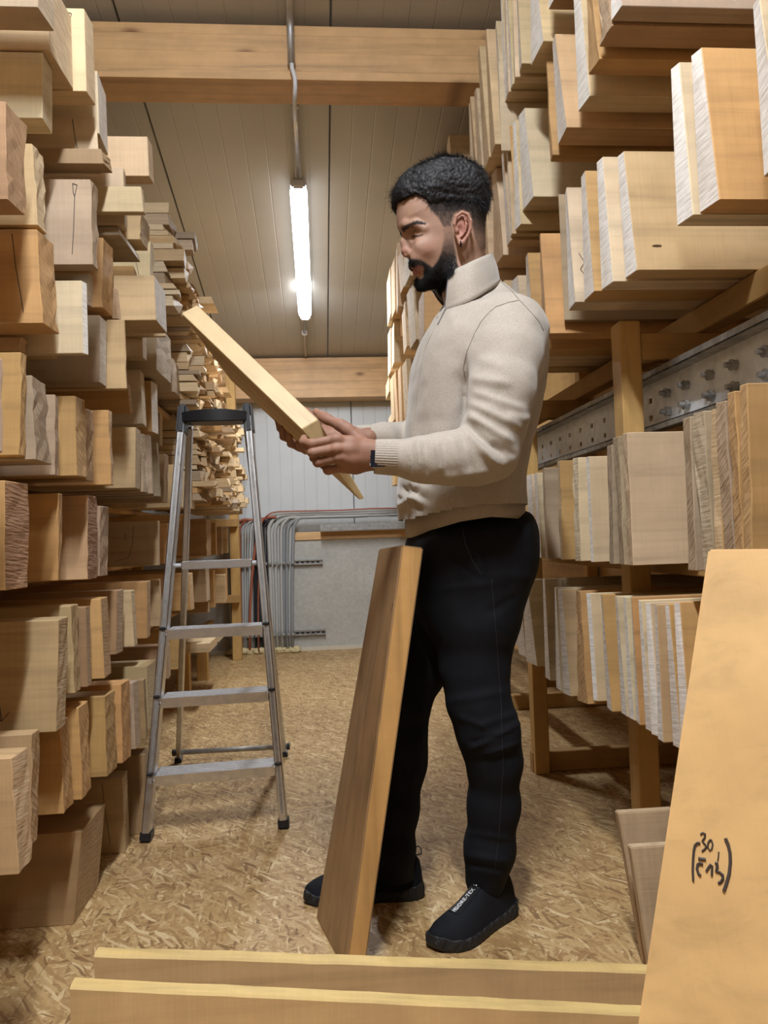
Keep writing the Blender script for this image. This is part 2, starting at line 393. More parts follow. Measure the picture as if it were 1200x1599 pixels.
# ------------------------------------------------------------------ cables down the concrete wall
random.seed(5)
YW = 6.30
def col_mat(n, c, r=0.5): return new_mat(n, r, 0, c)[0]
M['cgrey'] = col_mat('grey_cable_sheath', (0.42, 0.42, 0.40)); M['cgrey2'] = col_mat('dark_grey_cable_sheath', (0.27, 0.28, 0.29))
M['cred'] = col_mat('red_cable_sheath', (0.33, 0.095, 0.05)); M['cblk'] = col_mat('black_cable_sheath', (0.012, 0.012, 0.016))
ORD2 = ['first', 'second', 'third', 'fourth', 'fifth', 'sixth', 'seventh', 'eighth', 'ninth', 'tenth', 'eleventh']
def cable(px0, px1, r, m, nm, lbl, grp, bend, yoff, ytop, run=None, pxr=None):
    top = PY(px0, ytop, YW-yoff); bot = PY(px1, 1004, YW-yoff)
    pts = [(bot[0], YW-yoff, 0.02)]
    n = 5
    for k in range(1, n): 
        t = k/n; pts.append((bot[0]+(top[0]-bot[0])*t*t, YW-yoff, 0.02+(top[2]-bend-0.02)*t))
    x, z = top[0], top[2]-bend
    for k in range(0, 6):
        a = k/5*math.pi/2; pts.append((x+bend*(1-math.cos(a)), YW-yoff, z+bend*math.sin(a)))
    xx = x+bend
    end = run if run else xx+0.05
    s = 4
    for k in range(1, s+1):
        t = k/s; pts.append((xx+(end-xx)*t, YW-yoff+0.0, z+bend+random.uniform(-0.004, 0.004)))
    o = pipe(nm, pts, r, m, seg=8); recenter(o); return tag(o, lbl, 'cable', grp)
for k in range(11):
    t = k/10; w = random.random()
    m, nm, lbl = (M['cgrey'], 'electric_cable', 'thin grey cable, ' + ORD2[k] + ' from the left in the left bundle behind the stepladder')
    if k in (3, 5): m, lbl = M['cred'], 'thin rust-red cable among the grey ones of the left bundle, ' + ORD2[k] + ' from the left'
    cable(352+t*44, 362+t*32, 0.0085+0.003*(k % 3 == 0), m, nm, lbl, 'red cables in the left bundle' if k in (3, 5) else 'grey cables in the left bundle on the concrete wall', 0.09, 0.018+0.018*(k % 2), 812, PY(412, 812, 6.28)[0])
cable(402, 390, 0.011, M['cred'], 'electric_cable', 'thick red cable hanging between the grey and black cables on the concrete wall', None, 0.10, 0.06, 808, PY(432, 806, 6.3)[0])
for k in range(5):
    cable(398+k*4.5, 400+k*5, 0.011, M['cblk'], 'electric_cable', 'black cable right of the thick red cable, ' + ORD2[k] + ' black one from the left', 'black cables on the concrete wall', 0.07, 0.03+0.01*(k % 2), 814, PY(430, 812, 6.28)[0])
for k in range(10):
    m = (M['cgrey'], M['cgrey2'])[k in (6, 7, 9)]
    cable(414+k*4.9, 422+k*3.9, 0.0128+0.003*(k < 3), m, 'electric_cable', 'grey cable bending over the sill, ' + ORD2[k] + ' from the left in the right bundle', 'grey cables in the right bundle on the concrete wall', 0.12+0.01*(k % 3), 0.020+0.02*(k % 2), 803+2*(k % 4), PY(628, 802, 6.28)[0])
o = cable(406, 404, 0.006, M['cred'], 'electric_cable', 'thin red cable running along the top of the grey cable bundle over the sill', None, 0.14, 0.075, 800, PY(628, 800, 6.3)[0])
# rails that clamp the cables, and their saddles
for py, lbl in ((877, 'upper slotted steel rail across the cables on the concrete wall'), (987, 'lower slotted steel rail across the cables near the floor')):
    a = PY(352, py+6, YW); b = PY(504 if py < 900 else 509, py, YW); z = b[2]
    root = empty('mounting_rail', ((a[0]+b[0])/2, YW, z-0.02)); 
    bm = bmesh.new()
    add_box(bm, a[0], b[0], 6.312, 6.33, z-0.021, z+0.021); add_box(bm, a[0], b[0], 6.300, 6.313, z+0.011, z+0.021); add_box(bm, a[0], b[0], 6.300, 6.313, z-0.021, z-0.011)
    mkobj('rail', bm_mesh(bm), M['galv_dark'], root)
    bm = bmesh.new(); x = a[0]+0.02
    while x < b[0]-0.03: add_box(bm, x, x+0.024, 6.3105, 6.3125, z-0.006, z+0.006); x += 0.042
    tag(mkobj('slots', bm_mesh(bm), M['cblk'], root), kind='stuff')
    for px in range(360, 462, 7):
        x = PY(px, py, YW)[0]
        bm = bmesh.new(); add_box(bm, x-0.013, x+0.013, 6.225, 6.245, z-0.012, z+0.012); bevel_all(bm, 0.004); add_box(bm, x-0.004, x+0.004, 6.215, 6.226, z-0.004, z+0.004); mkobj('cable_saddle', bm_mesh(bm), M['galv_dark'], root)
    tag(root, lbl, 'rail')
# perforated tray on the sill
a = PY(500, 809, 6.29); b = PY(640, 804, 6.29)
root = empty('cable_tray', (a[0], 6.29, a[2])); bm = bmesh.new(); add_box(bm, a[0], b[0], 6.20, 6.203, 0.972, 1.02); add_box(bm, a[0], b[0], 6.20, 6.31, 0.968, 0.971)
mkobj('tray_side', bm_mesh(bm), M['galv_dark'], root)
bm = bmesh.new(); x = a[0]+0.02
while x < b[0]-0.03: add_box(bm, x, x+0.03, 6.1985, 6.1995, 0.99, 1.003); x += 0.055
tag(mkobj('slots', bm_mesh(bm), M['cgrey2'], root), kind='stuff')
tag(root, 'perforated galvanised cable tray lying on the timber sill of the back wall', 'cable tray')
# sealing foam where the cables meet the floor
bm = bmesh.new(); random.seed(3)
for k in range(40):
    px = 356+k*2.8; x, y, z = PY(px, 1006, 6.27)
    r = random.uniform(0.014, 0.03); r *= 1.25; s = bmesh.ops.create_icosphere(bm, subdivisions=2, radius=r)
    for v in s['verts']: v.co = Vector((v.co.x*1.3, v.co.y, v.co.z*0.9)) + Vector((x, 6.26+random.uniform(-0.02, 0.03), r*0.7))
o = mkobj('sealing_foam', bm_mesh(bm), new_mat('cream_foam', 0.8, 0, (0.62, 0.50, 0.27))[0], smooth=True); recenter(o)
tag(o, 'lumpy cream sealing foam around the cable ends at the floor of the concrete wall', 'foam', kind='stuff')
# ================================================================== boards lying on the racks
# every board: near edge x, far edge x, top y, bottom y of its aisle end as seen in the photograph; the
# height of the shelf it lies on then gives how far its end reaches into the aisle (or a reach is given)
TONES = {'t': ((0.56, 0.385, 0.20), 'tan'), 'h': ((0.56, 0.33, 0.125), 'honey-coloured'), 'b': ((0.40, 0.25, 0.125), 'brown'),
         'p': ((0.66, 0.52, 0.335), 'pale'), 'g': ((0.43, 0.32, 0.21), 'grey-brown'), 'o': ((0.57, 0.335, 0.13), 'orange'),
         'y': ((0.66, 0.49, 0.28), 'yellowish')}
ORD = ['nearest', 'second', 'third', 'fourth', 'fifth', 'sixth', 'seventh', 'eighth', 'ninth', 'tenth', 'eleventh', 'twelfth', 'thirteenth', 'fourteenth', 'fifteenth', 'sixteenth', 'seventeenth', 'eighteenth', 'nineteenth', 'twentieth', 'twenty-first', 'twenty-second']
BOARDS = []
def B(side, tier, zb, N, F, T, Bt, tone='t', end=None, X=None, L=0.62, mark=None, lbl=None, tap=0.0):
    sgn = -1 if side == 'L' else 1
    if X is None:
        p = PZ(N, Bt, zb); X = p[0]; Y0 = p[1]; z0 = zb
    else:
        X = X*sgn; p = PX(N, Bt, X); Y0 = p[1]; z0 = p[2] if (zb is None or tier != 'r2') else zb
    Y1 = PX(F, Bt, X)[1]
    z1 = min(PY(N, T, Y0)[2], zc(max(Y0, Y1)+0.02)-0.012)
    BOARDS.append(dict(side=side, tier=tier, X=X, Y0=Y0, Y1=max(Y1, Y0+0.014), z0=z0, z1=z1, tone=tone, end=end, L=L, mark=mark, lbl=lbl, tap=tap, px=N))

# ---- left rack
Z = {'fl': 0.0, 'l1': 0.31, 'l2': 0.517, 'l3': 0.825, 'l4': 1.06, 'l5': 1.335, 'l6': 1.545, 'l7': 1.80, 'l8': 1.945}
r_ = 'rough'
def Lb(t, *a, **k): B('L', t, Z[t], *a, **k)
Lb('l8', 64, 83, -60, 12, 'g', 'pale'); Lb('l8', 78, 111, -45, 78, 'y', 'pale'); Lb('l8', 136, 147, 13, 143, 'y', 'pale', mark='loop')
Lb('l8', 152, 170, 110, 209, 'p', 'white', X=0.52); Lb('l8', 233, 239, 213, 275, 'y', 'pale')
Lb('l7', 67, 83, 58, 185, 'p', 'pale'); Lb('l7', 144, 151, 156, 258, 'p', 'pale', mark='line'); Lb('l7', 163, 172, 232, 256, 'b', 'rough')
Lb('l7', 194, 199, 261, 352, 'p', 'pale', mark='scrawl', X=0.515); Lb('l7', 188, 215, 354, 367, 'g', 'white', X=0.525); Lb('l7', 223, 226, 291, 331, 'y', 'pale')
Lb('l7', 221, 233, 332, 374, 't', 'rough'); Lb('l7', 236, 241, 376, 448, 'y', 'rough', mark='line'); Lb('l7', 209, 216, 415, 436, 'o', 'pale', X=0.60)
Lb('l6', 14, 41, 158, 312, 'b', 'rough', lbl='dark brown coarse-ended board high at the left edge, above the pencil-lined one')
Lb('l6', 57, 72, 224, 352, 't', 'grey', X=0.57); Lb('l6', 145, 155, 280, 413, 'g', 'rough', mark='loop'); Lb('l6', 163, 176, 371, 480, 'o', 'rough')
Lb('l6', 140, 156, 426, 476, 'g', 'pale'); Lb('l6', 184, 192, 450, 498, 'b', 'pale'); Lb('l6', 224, 229, 478, 558, 'y', 'pale', X=0.60)
Lb('l6', 244, 259, 430, 500, 't', 'white'); Lb('l6', 222, 227, 458, 469, 'b', 'white', X=0.54); Lb('l6', 246, 267, 503, 577, 'g', 'grey'); Lb('l6', 271, 286, 559, 612, 'g', 'rough')
Lb('l6', 276, 280, 372, 430, 'b', 'white', X=0.56); Lb('l6', 258, 266, 493, 525, 't', 'white', X=0.52)
Lb('l5', 66, 88, 358, 505, 'h', 'rough', mark='line', X=0.56, lbl='honey-coloured beam end with a long pencil line at the left edge of the frame'); Lb('l5', 132, 144, 438, 552, 'p', 'white')
Lb('l5', 157, 167, 492, 597, 'g', 'white'); Lb('l5', 196, 200, 499, 607, 't', 'rough'); Lb('l5', 33, 51, 526, 547, 't', 'rough'); Lb('l5', 83, 91, 525, 556, 't', 'rough')
Lb('l5', 203, 205, 600, 645, 'h', 'pale'); Lb('l5', 221, 229, 577, 662, 'p', 'pale'); Lb('l5', 239, 246, 594, 674, 'h', 'white'); Lb('l5', 250, 255, 640, 694, 'g', 'pale'); Lb('l5', 270, 278, 643, 706, 'h', 'pale')
Lb('l4', 2, 8, 560, 706, 'g', 'rough'); Lb('l4', 34, 50, 550, 711, 'h', 'rough', X=0.56); Lb('l4', 52, 80, 586, 718, 'g', 'rough', X=0.55)
Lb('l4', 86, 94, 616, 742, 'g', 'rough', X=0.57); Lb('l4', 122, 135, 618, 743, 'h', 'rough', X=0.555); Lb('l4', 138, 146, 638, 750, 'b', 'rough', X=0.56); Lb('l4', 173, 178, 640, 757, 'h', 'grey', X=0.55)
Lb('l4', 212, 221, 667, 762, 't', 'pale', X=0.55); Lb('l4', 224, 229, 676, 768, 'g', 'grey', X=0.56); Lb('l4', 236, 241, 679, 771, 'g', 'pale', X=0.555); Lb('l4', 247, 252, 690, 775, 'g', 'rough', X=0.56)
Lb('l4', 258, 263, 709, 784, 'b', 'rough', X=0.57); Lb('l4', 281, 289, 725, 792, 't', 'pale', X=0.57); Lb('l4', 300, 304, 735, 794, 'y', 'pale', X=0.58)
Lb('l3', 12, 45, 750, 922, 'h', 'purple', X=0.58, lbl='thick board with a purplish sawn end at the left edge, middle shelf'); Lb('l3', 90, 102, 770, 907, 'h', 'rough', X=0.59); Lb('l3', 138, 154, 773, 905, 't', 'purple', X=0.575); Lb('l3', 158, 170, 790, 900, 'g', 'rough', X=0.585)
Lb('l3', 247, 251, 813, 883, 't', 'pale', X=0.60, mark='number'); Lb('l3', 264, 268, 817, 880, 'h', 'pale', X=0.60); Lb('l3', 293, 297, 803, 867, 'h', 'pale', X=0.60); Lb('l3', 324, 330, 810, 868, 'b', 'rough', X=0.61)
Lb('l2', 89, 110, 968, 1143, 't', 'grey', mark='arrow', lbl='large tan board with a pencil arrow, low on the left rack near the camera'); Lb('l2', 114, 128, 946, 1083, 't', 'rough', X=0.58); Lb('l2', 136, 144, 948, 1073, 'b', 'pale', X=0.575)
Lb('l2', 160, 174, 935, 1060, 'h', 'pale', X=0.565); Lb('l2', 184, 193, 922, 1022, 'b', 'pale', X=0.61); Lb('l2', 208, 214, 922, 1010, 'y', 'pale', X=0.60); Lb('l2', 230, 237, 908, 997, 'h', 'pale', X=0.59)
Lb('l2', 250, 255, 905, 978, 't', 'pale', X=0.62); Lb('l2', 298, 302, 895, 953, 'h', 'pale', X=0.60); Lb('l2', 322, 329, 888, 940, 'b', 'pale', X=0.62)
Lb('l1', 50, 64, 1146, 1322, 't', 'rough'); Lb('l1', 25, 50, 1183, 1366, 't', 'grey', X=0.52); Lb('l1', 98, 114, 1128, 1271, 'h', 'rough'); Lb('l1', 126, 144, 1105, 1249, 'h', 'rough')
Lb('l1', 168, 182, 1087, 1213, 'h', 'rough'); Lb('l1', 193, 204, 1068, 1192, 'o', 'rough'); Lb('l1', 212, 218, 1066, 1170, 'g', 'pale', X=0.555); Lb('l1', 226, 232, 1062, 1155, 'b', 'rough', X=0.56)
Lb('l1', 232, 247, 1040, 1140, 't', 'pale', X=0.57)
Lb('l1', 262, 268, 1008, 1060, 'b', 'pale', X=0.62); Lb('l1', 284, 290, 985, 1045, 'h', 'pale', X=0.63)
Lb('fl', 230, 239, 1178, 1302, 'b', 'pale', lbl='dark brown block on the floor behind the stepladder\'s left front foot'); Lb('fl', 193, 204, 1215, 1332, 't', 'pale', mark='line', lbl='tan block with two cracks standing on the floor beside the stepladder foot')
Lb('fl', 130, 168, 1298, 1443, 'b', 'pale', tap=0.018, L=0.5, lbl='dark trapezoid block standing on the floor at the lower left')

# ---- right rack
ZR = {'r1': 0.486, 'r2': 0.818, 'r3': 1.465, 'r4': 2.06, 'r5': 2.507}
def Rb(t, *a, **k): B('R', t, ZR[t], *a, **k)
w_ = 'white'
for N, F, T, Bt, tn, e in ((801, 797, -45, 131, 'y', w_), (808, 803, -45, 120, 'p', w_), (817, 810, -45, 99, 'y', w_), (797, 792, -45, 143, 'p', w_), (792, 788, -40, 152, 'y', w_), (787, 775, 20, 170, 'p', w_),
                           (850, 831, -60, 64, 'y', w_), (870, 858, -70, -10, 'b', w_)):
    Rb('r5', N, F, T, Bt, tn, e, X=0.675)
for N, F, T, Bt, tn in ((774, 764, 30, 225, 'y'), (785, 771, 96, 235, 'p'), (764, 753, 55, 245, 'y'), (753, 746, 127, 262, 'p'), (746, 739, 140, 280, 'y'), (738, 717, 160, 300, 'p'), (716, 702, 188, 341, 'p'), (701, 688, 199, 373, 'y'), (687, 684, 209, 402, 't'), (682, 656, 249, 420, 'y')):
    Rb('r5', N, F, T, Bt, tn, 'pale', X=0.66)
for N, F, T, Bt, tn, e, X in ((971, 956, -90, 9, 'g', w_, .70), (957, 936, -90, 40, 'b', 'grey', .70), (935, 919, -70, 92, 'h', 'rough', .70), (920, 904, -60, 150, 'y', w_, .72), (886, 868, 15, 199, 't', w_, None), (866, 857, 84, 242, 'o', 'rough', None),
                          (832, 812, 152, 307, 'p', w_, None), (814, 807, 179, 350, 'y', w_, .69), (806, 801, 193, 354, 'o', w_, .69), (800, 795, 210, 365, 'y', w_, .69), (797, 790, 229, 375, 'y', w_, .69), (787, 768, 240, 398, 'p', 'rough', None), (766, 752, 255, 440, 'y', 'pale', .68), (750, 742, 262, 460, 'p', 'pale', .68)):
    Rb('r4', N, F, T, Bt, tn, e, X=X or 0.70)
Rb('r3', 1222, 1188, -30, 250, 'p', w_, X=0.73, L=0.5)
Rb('r3', 1120, 1094, 56, 312, 'o', w_, lbl='orange board at the right edge, beside the board with a dark knot'); Rb('r3', 1081, 1060, 82, 336, 'p', w_)
Rb('r3', 992, 976, 225, 422, 't', w_, mark='knot', lbl='broad tan board with one dark knot, right shelf above timber rail'); Rb('r3', 957, 941, 233, 440, 'p', w_); Rb('r3', 931, 913, 253, 455, 'o', w_); Rb('r3', 902, 887, 281, 472, 'p', w_, mark='zigzag')
Rb('r3', 884, 880, 300, 500, 'g', w_, X=.71)
Rb('r3', 857, 846, 356, 521, 'o', 'rough'); Rb('r3', 838, 825, 385, 545, 'h', w_, X=.70); Rb('r3', 823, 804, 416, 557, 'p', w_, X=.70); Rb('r3', 800, 790, 430, 575, 't', w_, X=.70)
for N, F, T, tn, e in ((1178, 1166, 598, 'o', 'rough'), (1162, 1149, 610, 'h', 'rough'), (1146, 1131, 625, 'g', 'rough'), (1131, 1120, 637, 'h', 'grey'), (1113, 1093, 641, 'g', 'grey'), (1089, 1075, 650, 'g', 'rough'),
                       (989, 981, 675, 'p', 'rough'), (977, 966, 681, 'g', 'rough'), (963, 953, 694, 'g', 'rough'), (932, 925, 711, 'p', w_), (908, 901, 714, 'p', 'grey'), (882, 875, 719, 'h', 'grey'),
                       (858, 852, 730, 'g', 'rough'), (847, 840, 738, 'p', w_), (837, 829, 740, 'p', w_), (823, 815, 749, 't', 'pale'), (808, 800, 755, 'p', w_)):
    Rb('r2', N, F, T, 890, tn, e, X=0.70, L=0.75)
for N, F, T, Bt, tn, e in ((1078, 1067, 941, 1185, 'o', w_), (1064, 1051, 944, 1172, 'o', w_), (1040, 1028, 945, 1160, 't', w_), (1029, 1020, 942, 1152, 'p', w_), (1017, 1008, 938, 1144, 'p', w_), (1002, 993, 933, 1133, 'o', w_),
                           (991, 983, 933, 1126, 'p', w_), (980, 969, 932, 1120, 'p', w_), (957, 946, 929, 1112, 'h', w_), (944, 934, 929, 1104, 'p', w_), (917, 906, 924, 1100, 'o', 'rough'), (889, 881, 921, 1088, 'y', w_),
                           (880, 870, 919, 1080, 'p', w_), (861, 853, 905, 1063, 'p', w_), (836, 823, 907, 1041, 'p', w_), (821, 811, 915, 1027, 'p', w_), (810, 803, 925, 1010, 'p', w_), (798, 790, 930, 1000, 'p', w_)):
    Rb('r1', N, F, T, Bt, tn, e, X=0.69, L=0.75)
# far end of the right rack, seen between the man and the aisle
for N, F, T, Bt, tn in ((612, 604.5, 417, 489, 'y'), (618, 613, 400, 484, 'h'), (624, 619, 378, 478, 'y'), (631, 625, 384, 442, 'h'), (640, 633, 360, 430, 'p'), (650, 643, 345, 420, 'y')):
    B('R', 'rf4', None, N, F, T, Bt, tn, 'pale', X=0.41, L=0.5)
for N, F, T, Bt, tn in ((611, 607, 512, 580, 'y'), (617, 612.5, 492, 566, 'p'), (627, 622, 447, 525, 'h'), (636, 629, 455, 540, 'y'), (648, 640, 440, 530, 'p'), (664, 655, 430, 520, 'h')):
    B('R', 'rf3', None, N, F, T, Bt, tn, 'pale', X=0.43, L=0.5)
for N, F, T, Bt, tn in ((608.5, 602, 582, 612, 'y'), (616, 612, 585, 655, 'h'), (622, 618, 578, 668, 'o'), (629, 624, 570, 660, 'h'), (638, 632, 560, 650, 't')):
    B('R', 'rf2', None, N, F, T, Bt, tn, 'pale', X=0.43, L=0.5)
for N, F, T, Bt, tn in ((615, 607, 640, 662, 'y'), (616, 613, 735, 757, 'h'), (625, 620, 690, 740, 't')):
    B('R', 'rf1', None, N, F, T, Bt, tn, 'pale', X=0.47, L=0.5)

# ---- keep neighbours from running into each other
POSTY = (1.905, 2.86, 3.9)
def zov(a, b): return min(a['z1'], b['z1'])-max(a['z0'], b['z0']) > 0.004
for side in 'LR':
    bs = sorted([b for b in BOARDS if b['side'] == side], key=lambda b: b['Y0'])
    for i, a in enumerate(bs):
        for c in bs[i+1:]:
            if c['Y0'] < a['Y1']-0.0005 and zov(a, c):
                zo = min(a['z1'], c['z1'])-max(a['z0'], c['z0'])
                if a['tier'] != c['tier'] and zo < 0.075:       # a board of the shelf above: lower the lower one's top
                    lo = a if a['z0'] < c['z0'] else c; hi = c if lo is a else a
                    lo['z1'] = hi['z0']-0.003
                else:
                    if c['Y0']-a['Y0'] > 0.012: a['Y1'] = c['Y0']-0.001
                    else:
                        c['Y0'] = a['Y1']+0.001; c['Y1'] = max(c['Y1'], c['Y0']+0.012)
    if side == 'R':
        for b in bs:
            if b['tier'] in ('r1', 'r2'):
                for py_ in POSTY:
                    p0, p1 = py_-0.031, py_+0.031
                    if b['Y0'] < p1 and b['Y1'] > p0:
                        if p0-b['Y0'] > 0.010: b['Y1'] = p0
                        else: b['Y0'] = p1; b['Y1'] = max(b['Y1'], p1+0.014)

def strokes(bm, pts, w):
    for p, q in zip(pts[:-1], pts[1:]):
        add_bar(bm, p, q, w, w)
def pencil(root, b, y):
    """pencil lines on the broad face, which looks towards the camera"""
    bm = bmesh.new(); s = -1 if b['side'] == 'L' else 1
    x = b['X']+s*0.045; z0, z1 = b['z0'], b['z1']; h = z1-z0; k = b['mark']; yy = y-0.0004; w = 0.0013
    tp = 0.55*(b['Y1']-b['Y0']) if (b['side'] == 'R' and b['Y1']-b['Y0'] > 0.02) else 0
    def q(u, v): return (x+s*u, yy+tp*v, z0+v*h)
    if k == 'line': strokes(bm, [q(0.012, .95), q(0.006, .6), q(-0.002, .35), q(-0.008, .12)], w)
    elif k == 'loop': strokes(bm, [q(-0.0, .12), q(-0.004, .4), q(-0.008, .8), q(-0.014, .93), q(-0.004, .95), q(-0.005, .84), q(-0.008, .8)], w)
    elif k == 'arrow': strokes(bm, [q(0.09, .95), q(0.075, .5), q(0.066, .12), q(0.05, .2)], w); strokes(bm, [q(0.066, .12), q(0.085, .22)], w)
    elif k == 'number': strokes(bm, [q(0.04, .9), q(0.045, .5), q(0.06, .2), q(0.11, .12)], w); strokes(bm, [q(0.075, .72), q(0.068, .7), q(0.073, .66), q(0.067, .62), q(0.075, .6)], w)
    elif k == 'zigzag': strokes(bm, [q(-0.03, .42), q(-0.018, .34), q(-0.03, .28), q(-0.016, .22), q(-0.024, .16)], w)
    elif k == 'scrawl':
        strokes(bm, [q(-0.012+0.002*math.sin(i*1.9), .34-0.022*i) for i in range(9)], w); strokes(bm, [q(0.006, .26), q(0.008, .18), q(0.0, .17)], w)
    elif k == 'knot':
        o = None
        kb = bmesh.new(); cx, cz = b['X']+0.055, z0+h*0.20
        pts = [(cx+0.011*math.cos(a), yy+tp*0.2-0.0006, cz+0.0026*math.sin(a)) for a in [i*math.pi/8 for i in range(16)]]
        kb.faces.new([kb.verts.new(p) for p in pts]); kb.normal_update(); bmesh.ops.solidify(kb, geom=kb.faces[:], thickness=0.0005)
        bm.free(); mkobj('knot', bm_mesh(kb), new_mat('dark_knot', 0.6, 0, (0.07, 0.035, 0.015))[0], root); return
    mkobj('pencil_mark', bm_mesh(bm), M['pencil'], root)

ENDS = {'white': 'end_white', 'pale': 'end_pale', 'rough': 'end_rough', 'purple': 'end_purple', 'grey': 'end_pale', None: 'end_pale'}
SHELF = {'l8': 'left top shelf', 'l7': 'second left shelf down', 'l6': 'third left shelf down', 'l5': 'fourth left shelf down',
         'l4': 'fifth left shelf down', 'l3': 'sixth left shelf down', 'l2': 'second lowest left shelf', 'l1': 'lowest left shelf', 'fl': 'floor at left',
         'r5': 'top right shelf', 'r4': 'second right shelf down', 'r3': 'right shelf above timber rail', 'r2': 'right shelf under steel beam', 'r1': 'lowest right shelf',
         'rf4': 'highest far right row', 'rf3': 'second far right row down', 'rf2': 'third far right row down', 'rf1': 'lowest far right row'}
rb = random.Random(11)
def board_mesh(b):
    s = -1 if b['side'] == 'L' else 1
    t = b['Y1']-b['Y0']; h = b['z1']-b['z0']; L = b['L']; rough = b['end'] in ('rough', 'purple', 'grey')
    nu, nv = (3, 7) if rough else (1, 2)
    nu = max(1, min(nu, int(t/0.012)))
    skew = rb.uniform(-0.004, 0.004); slope = rb.uniform(-0.004, 0.004)
    wane = min(t*0.35, 0.02) if rough else min(t*0.12, 0.004)
    bm = bmesh.new()
    grid = []
    for j in range(nv+1):
        row = []; v = j/nv
        for i in range(nu+1):
            u = i/nu
            yy = t*u
            if b['side'] == 'R' and b['tier'] in ('r1', 'r3', 'r4', 'r5') and t > 0.02: yy = t*(1-(1-u)*(1-0.55*v))
            if b['tap']: 
                x_t = b['tap']*(1-v)*-1.0
            else: x_t = 0
            if i == nu and rough: yy -= wane*abs(mnoise.noise((v*3.1, b['X']*37+b['z0']*11, b['Y0']*5)))*1.6
            x = skew*(u-.5)*2+slope*(v-.5)*2 + x_t*1.2
            if rough: x += 0.0035*mnoise.noise((u*4+b['Y0']*31, v*6, b['z0']*17))
            row.append(bm.verts.new((-s*x, yy, h*v)))
        grid.append(row)
    for j in range(nv):
        for i in range(nu):
            f = bm.faces.new([grid[j][i], grid[j][i+1], grid[j+1][i+1], grid[j+1][i]]); f.material_index = 1
    # back end ring
    ring = [grid[0][i] for i in range(nu+1)] + [grid[j][nu] for j in range(1, nv+1)] + [grid[nv][i] for i in range(nu-1, -1, -1)] + [grid[j][0] for j in range(nv-1, 0, -1)]
    back = [bm.verts.new((s*L, min(max(v.co.y, 0), t), v.co.z)) for v in ring]
    n = len(ring)
    for k in range(n):
        f = bm.faces.new([ring[k], ring[(k+1) % n], back[(k+1) % n], back[k]]); f.material_index = 0
    bm.faces.new(back)
    bmesh.ops.recalc_face_normals(bm, faces=bm.faces)
    bmesh.ops.bevel(bm, geom=[e for e in bm.edges if len(e.link_faces) == 2 and e.calc_face_angle(0) > 0.9], offset=min(0.0015, t*0.1), segments=1, affect='EDGES', clamp_overlap=True)
    return bm_mesh(bm)
counts = {}
order = sorted(range(len(BOARDS)), key=lambda i: (BOARDS[i]['tier'], BOARDS[i]['Y0']))
for i in order:
    b = BOARDS[i]
    k = counts.get(b['tier'], 0); counts[b['tier']] = k+1
    tone, word = TONES[b['tone']]
    f = rb.uniform(0.90, 1.08); col = tuple(c*f*(1+rb.uniform(-0.04, 0.04)) for c in tone)
    if b['side'] == 'R' and b['tone'] in 'pty': pass
    me = board_mesh(b)
    o = mkobj('rack_board', me, [M['face'], M[ENDS[b['end']]]])
    o.location = (b['X'], b['Y0'], b['z0']); o.color = (*col, 1)
    t = b['Y1']-b['Y0']; size = 'thin' if t < 0.03 else ('thick' if t > 0.075 else '')
    endw = {'white': 'with whitish end', 'pale': '', 'rough': 'with coarse end', 'purple': 'with purplish end', 'grey': 'with greyish end', None: ''}[b['end']]
    mk = {'line': 'and pencil line', 'loop': 'and looped pencil line', 'scrawl': 'and pencil scrawl', 'number': 'and pencilled outline', 'zigzag': 'and pencil zigzag', None: '', 'arrow': '', 'knot': ''}[b['mark']]
    if not endw and mk: mk = mk.replace('and', 'with', 1)
    pos = ('nearest' if k == 0 else ORD[k]+' nearest') + ' on ' + SHELF[b['tier']]
    lbl = b['lbl'] or ' '.join((' '.join([size, word, 'board', endw, mk]) + ', ' + pos).replace(' ,', ',').split()).replace(' ,', ',')
    tag(o, lbl, 'board', 'boards on the '+SHELF[b['tier']] if b['tier'] != 'fl' else 'blocks on the floor under the left rack')
    if b['mark']: pencil(o, b, b['Y0'])

